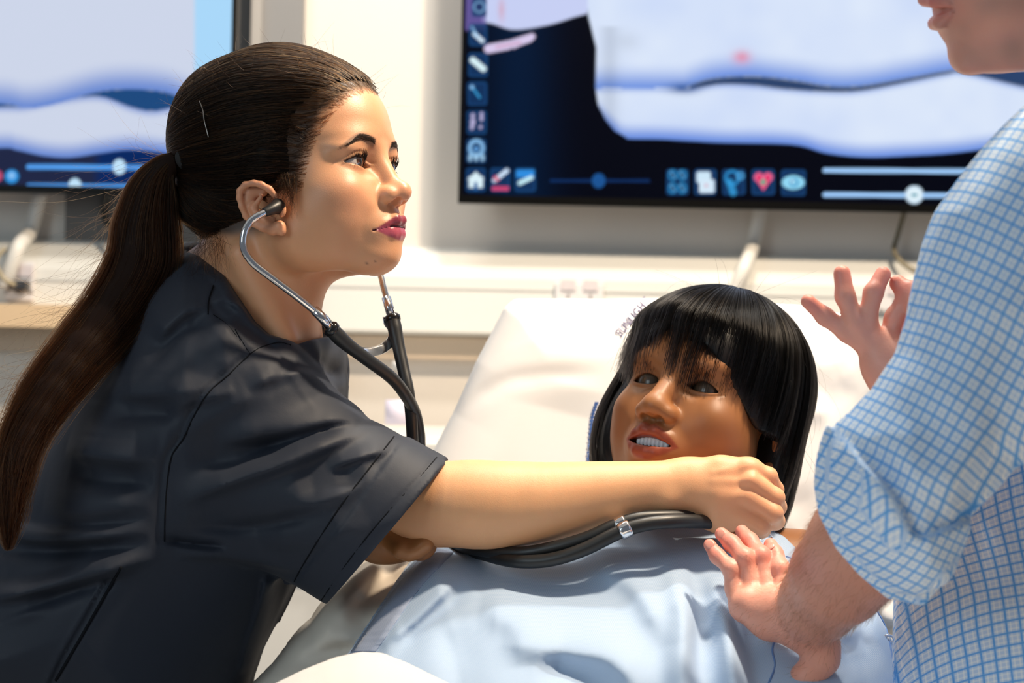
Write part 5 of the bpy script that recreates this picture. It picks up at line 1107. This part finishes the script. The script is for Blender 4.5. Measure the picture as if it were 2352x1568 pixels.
def stripes(name, base, dark, ang, per, soft=.5, amt=1.):
    m = bpy.data.materials.new(name); m.use_nodes = True; nt = m.node_tree; b = nt.nodes['Principled BSDF']; b.inputs['Roughness'].default_value = .75; b.inputs['Specular IOR Level'].default_value = .2; b.inputs['Sheen Weight'].default_value = .1
    tc = nt.nodes.new('ShaderNodeTexCoord'); mp = nt.nodes.new('ShaderNodeMapping'); mp.inputs['Rotation'].default_value = (0, ang, 0); nt.links.new(tc.outputs['Object'], mp.inputs['Vector'])
    w_ = nt.nodes.new('ShaderNodeTexWave'); w_.inputs['Scale'].default_value = 1/per/ (2*math.pi)*2*math.pi/ 3.18; w_.inputs['Distortion'].default_value = .4; w_.inputs['Detail Scale'].default_value = .4; w_.bands_direction = 'Z'
    nt.links.new(mp.outputs[0], w_.inputs['Vector']); r = nt.nodes.new('ShaderNodeValToRGB'); r.color_ramp.elements[0].position = .35; r.color_ramp.elements[1].position = .65; r.color_ramp.elements[0].color = (*dark, 1); r.color_ramp.elements[1].color = (*base, 1)
    nt.links.new(w_.outputs['Fac'], r.inputs[0]); nt.links.new(r.outputs[0], b.inputs['Base Color']); return m
if not SKIP('gown'):
    m_gown = stripes('gown_cotton', (.46, .57, .71), (.29, .42, .63), .45, .0007)
    V, Fq = mesh_sdf(gown_sdf, (-.22, 1.22, .70), (.40, 1.86, 1.02), .0032, slack=2.4)
    gn = mesh_np('gown', V, Fq, m_gown, dm); gn['label'] = 'pale blue finely striped hospital gown'
    def ribbon(name, c0, c1, m, f, y0, y1, parent, lift=.0012, n=60, th=.0012):
        A = smooth_path(np.array(c0, float), n//(len(c0)-1)); B = smooth_path(np.array(c1, float), n//(len(c1)-1)); k = min(len(A), len(B)); V = []
        for i in range(k):
            for w_ in (0, .25, .5, .75, 1):
                x, y = A[i]*(1-w_)+B[i]*w_; t = trace(f, x, y, y0, y1, 500); V.append(P(x, y, (t if t else (V[-1][1]+lift if V else y1))-lift))
        V = np.array(V); F = [[i*5+j, i*5+j+1, (i+1)*5+j+1, (i+1)*5+j] for i in range(k-1) for j in range(4)]
        o = mesh_np(name, V, F, m, parent); sm = o.modifiers.new('thick', 'SOLIDIFY'); sm.thickness = th; sm.offset = 0; return o
    ribbon('trim_band', [(806, 1497), (905, 1356), (988, 1256)], [(862, 1497), (960, 1356), (1042, 1268)], stripes('trim_cotton', (.42, .48, .62), (.20, .27, .42), .9, .0006), gown_sdf, 1.2, 1.9, gn, .0015)
    m_pip = mat('piping_blue', (.12, .24, .52), rough=.7)
    for q in ([(1786, 1455), (1774, 1490), (1780, 1530), (1762, 1575)], [(1806, 1278), (1824, 1284), (1850, 1292)], [(2012, 1398), (2034, 1440), (2046, 1490), (2060, 1568)], [(1640, 1216), (1680, 1232), (1740, 1246)]):
        pp = [P(x, y, (trace(gown_sdf, x, y, 1.2, 1.9, 500) or 1.6)-.0006) for x, y in smooth_path(np.array(q, float), 6)]; tube('piping', np.array(pp), .0009, m_pip, gn, 8)
    for x, y in ((1762, 1232), (2040, 1467)):
        yy = (trace(gown_sdf, x, y, 1.2, 1.9, 500) or 1.58); c = P(x, y, yy-.001); ts = np.linspace(0, 2*math.pi, 20); ring = np.array([c+[.0048*math.cos(a), -.001, .0036*math.sin(a)] for a in ts]); s_ = tube('snap_button', ring, .0011, m_chrome, gn, 8); tube('stud', [c, c+[0, -.003, 0]], .002, m_chrome, s_, 10)
    # hand of the dummy, seen between the sleeve and the elbow
    def dh(p):
        d = ell(p, P(890, 1245, 1.60), (.030, .022, .020)); d = smin(d, cap(p, P(900, 1225, 1.60), P(965, 1248, 1.585), .020, .016), .01)
        d = smin(d, cap(p, P(870, 1215, 1.61), P(800, 1190, 1.66), .024, .024), .02)
        for i, (x, y) in enumerate(((925, 1262), (944, 1268), (962, 1262), (978, 1250))): d = smin(d, chain(p, [P(x-22, y-16, 1.58), P(x-4, y, 1.572), P(x+6, y-12, 1.585)], [.0085, .0080, .007], .003), .003)
        return d
    V, F = mesh_sdf(dh, (-.20, 1.54, .92), (-.05, 1.70, 1.02), .002); mesh_np('hand', V, F, mat('rubber_hand', (.40, .17, .06), rough=.36, sss=.12), dm)
# ================================================================== the man in the checked shirt
m_mskin = mat('pink_skin', rough=.45, spec=.45, sss=.30, sss_scale=.006, sss_rad=(1,.38,.22), attr='Col', bump=[('noise', 500, .25, .0008), ('noise', 90, .15, .002)], var=(40, .06))
def man_hand(p):
    hand = [
      [(1706, 1392, 1.488, .0120), (1689, 1350, 1.497, .0086), (1681, 1306, 1.500, .0076), (1648, 1277, 1.512, .0064), (1630, 1251, 1.520, .0056)],
      [(1738, 1392, 1.484, .0130), (1726, 1340, 1.495, .0086), (1711, 1280, 1.501, .0080), (1681, 1248, 1.517, .0071), (1657, 1226, 1.528, .0060)],
      [(1768, 1395, 1.480, .0130), (1759, 1338, 1.494, .0084), (1748, 1276, 1.505, .0080), (1722, 1242, 1.525, .0071), (1704, 1220, 1.540, .0060)],
      [(1798, 1400, 1.470, .0130), (1800, 1350, 1.486, .0086), (1792, 1306, 1.496, .0082), (1779, 1272, 1.510, .0073), (1770, 1251, 1.520, .0062)]]
    fs = None
    for f in hand:
        e = chain(p, [P(*a[:3]) for a in f], [a[3] for a in f], .005)
        k = P(*f[2][:3])-np.array([0, .003, 0]); e = smin(e, sph(p, k, f[2][3]*.90), .003)
        fs = e if fs is None else smin(fs, e, .0010)
    d = chain(p, [P(1722, 1390, 1.484), P(1770, 1418, 1.472), P(1845, 1432, 1.455)], [.0165, .0180, .0200], .01)
    d = smin(d, chain(p, [P(1788, 1390, 1.470), P(1835, 1415, 1.455)], [.016, .021], .01), .012)
    d = smin(d, fs, .006)
    # thumb side
    d = smin(d, chain(p, [P(1860, 1440, 1.455), P(1884, 1480, 1.450), P(1888, 1512, 1.450), P(1850, 1560, 1.455), P(1820, 1595, 1.465)], [.021, .0155, .0135, .0125, .0105], .008), .012)
    # forearm, up into the rolled sleeve
    d = smin(d, chain(p, [P(1846, 1424, 1.450), P(1880, 1382, 1.425), P(1928, 1322, 1.385), P(1990, 1246, 1.350), P(2060, 1160, 1.31)], [.0220, .0295, .0362, .0415, .045], .02), .010)
    return d
def man_far_hand(p):
    Y = 1.44
    F = [[(1985, 790, Y, .0090), (1945, 762, Y, .0080), (1895, 727, Y-.003, .0072), (1856, 692, Y-.008, .0062)],
         [(1990, 780, Y-.004, .0095), (1962, 735, Y-.006, .0082), (1941, 680, Y-.008, .0078), (1934, 628, Y-.004, .0072)],
         [(2010, 790, Y, .0095), (1990, 738, Y-.004, .0086), (2006, 672, Y-.008, .0076), (2028, 630, Y, .0068)],
         [(2035, 800, Y+.006, .0095), (2056, 730, Y+.004, .0084), (2084, 680, Y, .0078), (2062, 650, Y+.006, .0072)]]
    fs = None
    for f in F:
        e = chain(p, [P(*a[:3]) for a in f], [a[3] for a in f], .005); fs = e if fs is None else smin(fs, e, .003)
    d = chain(p, [P(2005, 790, Y), P(2020, 830, Y), P(2060, 860, Y)], [.012, .013, .022], .01); d = smin(d, ell(p, P(2035, 815, Y), (.015, .012, .021)), .01)
    d = smin(d, chain(p, [P(2080, 850, Y), P(2115, 770, Y-.02), P(2110, 700, Y-.01), P(2092, 665, Y)], [.015, .011, .009, .008], .006), .008)
    d = smin(d, fs, .005)
    return smin(d, cap(p, P(2060, 860, Y), P(2250, 930, 1.50), .024, .036), .015)
def man_head(q):
    A = lambda x, y, Y=1.36: P(x, y, Y)
    d = ell(q, A(2395, -150), (.090, .078, .105))
    d = smin(d, ell(q, A(2290, -60, 1.35), (.050, .055, .050)), .02)
    for Ye in (1.318, 1.388):
        d = smax(d, -ell(q, A(2160, -180, Ye), (.014, .016, .011)), .008); d = smin(d, sph(q, A(2196, -182, Ye), .0145), .004)
    d = smin(d, cap(q, A(2150, -175, 1.355), A(2118, -85, 1.358), .008, .010), .008)
    d = smin(d, ell(q, A(2290, 5, 1.35), (.038, .050, .044)), .02)
    d = smin(d, ell(q, A(2320, 72, 1.35), (.045, .048, .025)), .015)
    d = smin(d, ell(q, A(2217, 124, 1.355), (.0125, .020, .0138)), .010)
    d = smin(d, cap(q, A(2238, 136, 1.35), A(2400, 126, 1.31), .0090, .0125), .015)
    d = smin(d, cap(q, A(2238, 136, 1.37), A(2400, 130, 1.42), .0090, .0125), .015)
    d = smin(d, ell(q, A(2200, 35), (.0165, .026, .020)), .008)
    d = smin(d, chain(q, [A(2124, -2, 1.36), A(2148, 4, 1.34), A(2180, 10, 1.325)], [.0060, .0050, .002], .003), .004)
    d = smin(d, chain(q, [A(2146, 54, 1.36), A(2158, 50, 1.342), A(2184, 30, 1.327)], [.0056, .0052, .002], .003), .004)
    d = smax(d, -(line_d(q, [A(2118, 34, 1.36), A(2150, 24, 1.33), A(2188, 4, 1.31)])[0]-.0022), .002)
    d = smin(d, ell(q, A(2112, -78, 1.357), (.012, .016, .010)), .008)
    er = smin(chain(q, [A(2400, -150, 1.276), A(2420, -175, 1.268), A(2450, -165, 1.266), A(2455, -120, 1.268), A(2425, -80, 1.274), A(2408, -70, 1.278)], [.003, .0032, .0034, .0034, .004, .005], .002), ell(q, A(2425, -125, 1.278), (.012, .006, .018)), .004); d = smin(d, er, .004)       # nose
    d = smin(d, cap(q, A(2620, 60, 1.38), A(2620, 330, 1.40), .052, .056), .02)
    return d
def man_col(p):
    c = np.tile(np.array((.74, .35, .26), f32), (len(p), 1)); f = [(1630, 1250), (1657, 1226), (1704, 1220), (1770, 1251), (1858, 692), (1933, 624), (2028, 628), (2062, 645)]
    r = 0
    for x, y in f: r = r+np.exp(-(((p[:, 0]-P(x, y, 1.5 if y > 900 else 1.44)[0])**2+(p[:, 2]-P(x, y, 1.5 if y > 900 else 1.44)[2])**2)/.016**2))
    r = np.clip(r, 0, 1)*.6; c = c*(1-r[:, None])+np.array((.68, .20, .16), f32)*r[:, None]
    # arm hair darkens the forearm
    a0, a1 = P(1845, 1425, 1.45), P(1950, 1280, 1.37); l, t = seg(p, a0, a1); m = sstep(.0, .35, t)*(l < .08)*.35*(p[:, 2] < 1.1); c = c*(1-m[:, None])+np.array((.30, .15, .09), f32)*m[:, None]
    z = p[:, 2]; st = (z > 1.3)
    s = sstep(P(0, -5, 1.36)[2], P(0, 110, 1.36)[2], z)*0+np.exp(-((p[:, 0]-P(2240, 80, 1.33)[0])/.035)**2)*(.30+.9*value_noise(p, 55))*st; c = c*(1-s[:, None])+np.array((.24, .17, .15), f32)*s[:, None]
    for x, y in ((2120, 8), (2134, 40)):
        q = P(x, y, 1.35); m = np.exp(-(((p[:, 0]-q[0])/.013)**2+((p[:, 2]-q[2])/.0065)**2))*.8*st; c = c*(1-m[:, None])+np.array((.52, .14, .13), f32)*m[:, None]
    return c
# shirt
SSL = XZ([(2420, 200), (2352, 236), (2300, 285), (2240, 350), (2180, 430), (2140, 490), (2112, 560), (2098, 640), (2086, 730), (2062, 812), (2010, 892), (1955, 950), (1925, 975), (1905, 1030), (1897, 1110), (1910, 1180), (1950, 1255), (2000, 1312), (2062, 1364), (2112, 1368), (2165, 1338), (2195, 1290), (2240, 1195), (2330, 1080), (2480, 1000), (2700, 700), (2650, 300)], 1.27)
STO = XZ([(2460, 330), (2360, 480), (2290, 900), (2240, 1190), (2150, 1345), (2144, 1568), (2144, 1900), (3100, 1900), (3100, 300)], 1.34)
SCF = XZ([(1915, 960), (1945, 1010), (1965, 1052), (2010, 1095), (2050, 1150), (2078, 1215), (2100, 1226), (2160, 1205), (2235, 1190), (2260, 1260), (2160, 1420), (2000, 1400), (1870, 1150)], 1.24)
SFO = Folds([([(2240, 600), (2200, 800), (2120, 1000)], .03, .006), ([(2300, 700), (2280, 900), (2200, 1100)], .025, -.006), ([(2080, 1130), (2030, 1060), (2010, 1010)], .008, -.007), ([(2090, 1150), (2060, 1050), (2080, 950)], .016, .006), ([(2330, 1000), (2260, 1100), (2190, 1170)], .014, -.008), ([(2290, 960), (2200, 1080), (2130, 1160)], .018, .006),
  ([(1950, 1010), (2000, 1110), (2080, 1240)], .006, .004), ([(1960, 1100), (2030, 1220), (2110, 1300)], .014, .004), ([(2240, 1220), (2300, 1200), (2400, 1180)], .012, -.008), ([(2170, 1360), (2260, 1330), (2400, 1310)], .016, .007), ([(2180, 1420), (2280, 1400), (2400, 1400)], .014, -.007), ([(2160, 500), (2200, 620), (2190, 700)], .016, -.004), ([(2200, 1290), (2190, 1400), (2200, 1560)], .014, .007)], 1.22)
def shirt_sdf(p):
    a = puff(p, SSL, 1.29-.12*np.clip(p[:, 2]-.98, -.2, .4), .075, .075)
    b = puff(p, STO, 1.47, .13, .12)
    a = a-.0065*sstep(.0015, -.0015, pd(p, SCF))
    d = smin(a, b, .012)-SFO(p)*(p[:, 1] < 1.36)
    mouth = cap(p, P(1970, 1255, 1.375), P(1860, 1400, 1.42), .043, .06); d = smax(d, -mouth, .003)
    return d
def check_mat():
    m = bpy.data.materials.new('blue_check_cotton'); m.use_nodes = True; nt = m.node_tree; b = nt.nodes['Principled BSDF']; b.inputs['Roughness'].default_value = .75; b.inputs['Specular IOR Level'].default_value = .2
    at = nt.nodes.new('ShaderNodeAttribute'); at.attribute_name = 'weave'; sp = nt.nodes.new('ShaderNodeSeparateXYZ'); nt.links.new(at.outputs['Vector'], sp.inputs[0])
    def mth(op, a, b_=None, c=None):
        n = nt.nodes.new('ShaderNodeMath'); n.operation = op
        for i, v in enumerate((a, b_, c)):
            if v is None: continue
            if isinstance(v, (int, float)): n.inputs[i].default_value = v
            else: nt.links.new(v, n.inputs[i])
        return n.outputs[0]
    def line(c, off, wd):   # 1 on the stripe
        f = mth('FRACT', mth('ADD', c, off)); d = mth('ABSOLUTE', mth('SUBTRACT', f, .5)); n = nt.nodes.new('ShaderNodeMapRange'); n.inputs[1].default_value = wd; n.inputs[2].default_value = wd*.55; nt.links.new(d, n.inputs[0]); return n.outputs[0]
    base = (.54, .69, .90)
    prev = None
    def mix(fac, col, prev, amt):
        n = nt.nodes.new('ShaderNodeMix'); n.data_type = 'RGBA'; nt.links.new(mth('MULTIPLY', fac, amt), n.inputs[0])
        if prev is None: n.inputs[6].default_value = (*base, 1)
        else: nt.links.new(prev, n.inputs[6])
        n.inputs[7].default_value = (*col, 1); return n.outputs[2]
    for ax in (0, 1):
        c = sp.outputs[ax]
        prev = mix(line(c, .20, .045), (.90, .93, .95), prev, .8); prev = mix(line(c, .80, .045), (.90, .93, .95), prev, .8)
    for ax in (0, 1):
        c = sp.outputs[ax]
        prev = mix(line(c, .5, .13), (.22, .50, .90), prev, .85); prev = mix(line(c, .5, .055), (.05, .30, .78), prev, .85)
    nt.links.new(prev, b.inputs['Base Color']); return m
if not SKIP('man'):
    man = thing('person', 'man in a blue and white checked shirt pressing one hand on the gown', 'person', (.42, 1.4, 0))
    V1, F1 = mesh_sdf(man_hand, (.13, 1.24, .82), (.36, 1.58, 1.06), .0017); V2, F2 = mesh_sdf(man_far_hand, (.22, 1.38, 1.05), (.44, 1.56, 1.24), .002); V3, F3 = mesh_sdf(man_head, (.30, 1.20, 1.25), (.62, 1.52, 1.62), .0028)
    V4, F4 = mesh_sdf(lambda p: smin(puff(p, STO, 1.47, .10, .12), cap(p, P(2620, 330, 1.40), P(2620, 500, 1.42), .06, .08), .04)+.025, (.30, 1.3, .72), (.62, 1.62, 1.36), .01)
    V5, F5 = mesh_sdf(lambda p: cap(p, P(2040, 1170, 1.31), P(2420, 520, 1.27), .044, .055), (.2, 1.2, 1.0), (.5, 1.4, 1.32), .008)
    Vs = [V1, V2, V3, V4, V5]; Fs = [F1, F2, F3, F4, F5]; o = 0; Fo = []
    for v, f in zip(Vs, Fs): Fo.append(f+o); o += len(v)
    Vb = np.concatenate(Vs); mesh_np('body', Vb, np.concatenate(Fo), m_mskin, man, col=man_col(Vb.astype(f32)))
    V, Fq = mesh_sdf(shirt_sdf, (.20, 1.15, .70), (.66, 1.62, 1.36), .0034, slack=2.4)
    # weave coordinates: along and across the sleeve; upright on the body of the shirt; turned on the rolled cuff
    ax = P(2352, 600, 1.27)-P(1985, 1180, 1.27); ax /= np.linalg.norm(ax); ac = np.array([-ax[2], 0, ax[0]])
    sl = np.stack([V@ax, V@ac+.6*(V[:, 1]-1.2)], 1); up = np.stack([V[:, 0]*1.0+.12*V[:, 2], V[:, 2]+.6*(V[:, 1]-1.3)], 1)
    cu = rotm((0, 1, 0), .42); cf = np.stack([(V@cu)[:, 0], (V@cu)[:, 2]], 1)
    dS = puff(V.astype(f32), SSL, 1.29-.12*np.clip(V[:, 2]-.98, -.2, .4), .075, .075); on_s = dS < .010; inc = (pd(V, SCF) < 0) & on_s
    uv = np.where(on_s[:, None], sl, up); uv = np.where(inc[:, None], cf, uv); uv = uv+.0008*np.stack([value_noise(V, 40), value_noise(V, 40, 3)], 1)
    per = np.where(inc, .0080, np.where(on_s, .0094, .0098))[:, None]
    shr = mesh_np('shirt', V, Fq, check_mat(), man); a = shr.data.attributes.new('weave', 'FLOAT_VECTOR', 'POINT'); w3 = np.zeros((len(V), 3), f32); w3[:, :2] = uv/per+50; a.data.foreach_set('vector', w3.ravel())
    shr['label'] = 'blue and white checked shirt with rolled sleeve'
    for Ye in (1.318, 1.388):
        c = P(2201, -182, Ye); th_ = np.linspace(0, math.pi, 17); ph_ = np.linspace(0, 2*math.pi, 25)[:-1]
        Ve = np.array([c+np.array([-math.cos(a), math.sin(a)*math.cos(b_), math.sin(a)*math.sin(b_)])*.0145 for a in th_ for b_ in ph_]); Ce = np.array([(.01, .01, .01) if a < .2 else ((.05, .07, .09) if a < .5 else (.6, .58, .56)) for a in th_ for b_ in ph_])
        Fe = np.array([[i*24+k, (i+1)*24+k, (i+1)*24+(k+1) % 24, i*24+(k+1) % 24] for i in range(16) for k in range(24)]); mesh_np('eye', Ve, Fe, mat('eyeball'), man, col=Ce)
        tube('eyebrow', smooth_path(np.array([P(2165, -228, Ye+(.014 if Ye < 1.35 else -.014)), P(2168, -240, Ye), P(2190, -228, Ye-(.016 if Ye < 1.35 else -.016))]), 5), .003, mat('brow_hair', (.018, .011, .008), rough=.6, spec=.2), man, 8)
    hc_ = P(2408, -165, 1.36); V, Fq = mesh_sdf(lambda q: smax(smax(ell(q, hc_, (.098, .084, .112))+.0012*np.sin(q[:, 0]*900+q[:, 2]*500), (P(2290, 0, 1.36)[0]-q[:, 0])-.9*(q[:, 2]-P(0, -190, 1.36)[2]), .01), P(0, -120, 1.36)[2]-q[:, 2]-.45*(q[:, 0]-hc_[0]), .01), (.30, 1.24, 1.30), (.62, 1.50, 1.64), .004)
    mesh_np('hair', V, Fq, mat('short_hair', (.035, .022, .014), rough=.7, spec=.2), man)
    m_nail = mat('nail_pink', (.64, .28, .22), rough=.32, spec=.5)
    for (x, y, Y, dx, dy) in ((1630, 1249, 1.520, -.5, .8), (1656, 1226, 1.528, -.6, .75), (1769, 1253, 1.520, -.3, .95)):
        t_ = trace(man_hand, x, y, 1.40, 1.6, 400)
        if t_ is None: continue
        c = P(x, y, t_); up_ = np.array([dx, .55, dy]); up_ /= np.linalg.norm(up_); g_ = grad(man_hand, c[None].astype(f32))[0]; up_ -= g_*(up_@g_); up_ /= np.linalg.norm(up_); sd = np.cross(up_, g_)
        R_ = np.stack([sd, g_, up_], 1); th_ = np.linspace(0, math.pi, 11); ph_ = np.linspace(0, 2*math.pi, 21)[:-1]
        Vn = np.array([c-g_*.0004+R_@np.array([.0043*math.sin(a)*math.cos(b_), .0011*math.sin(a)*math.sin(b_), .0052*math.cos(a)]) for a in th_ for b_ in ph_])
        Fn = np.array([[i*20+k, i*20+(k+1) % 20, (i+1)*20+(k+1) % 20, (i+1)*20+k] for i in range(10) for k in range(20)]); mesh_np('fingernail', Vn, Fn, m_nail, man)
    # hair on the forearm
    n = 2600; c = np.array([P(*q) for q in np.stack([rng.uniform(1770, 2060, n), rng.uniform(1180, 1460, n), np.full(n, 1.36)], 1)]).astype(f32)
    a0, a1 = P(1845, 1425, 1.45), P(2000, 1230, 1.34); dirn = a0-a1; dirn /= np.linalg.norm(dirn); c = a1+np.outer(rng.random(n), a0-a1)+rng.normal(0, .03, (n, 3)); c = c.astype(f32)
    c = to_surf(man_hand, c, .0001, 6); g = grad(man_hand, c); ok = (np.abs(man_hand(c)) < .001); c = c[ok]; g = g[ok]
    hp = []
    for i in range(len(c)):
        v = dirn+rng.normal(0, .35, 3)+np.array([-.3, 0, -.3]); v -= g[i]*(v@g[i]); v /= np.linalg.norm(v); L = rng.uniform(.005, .013); hp.append([c[i]+v*L*t+g[i]*L*.35*t for t in np.linspace(0, 1, 6)])
    h = strands('arm_hairs', np.array(hp), .00008, hair_mat('arm_hair', [(0, (.05, .025, .012)), (1, (.12, .06, .03))], .4), man, tip=.3); h['kind'] = 'stuff'
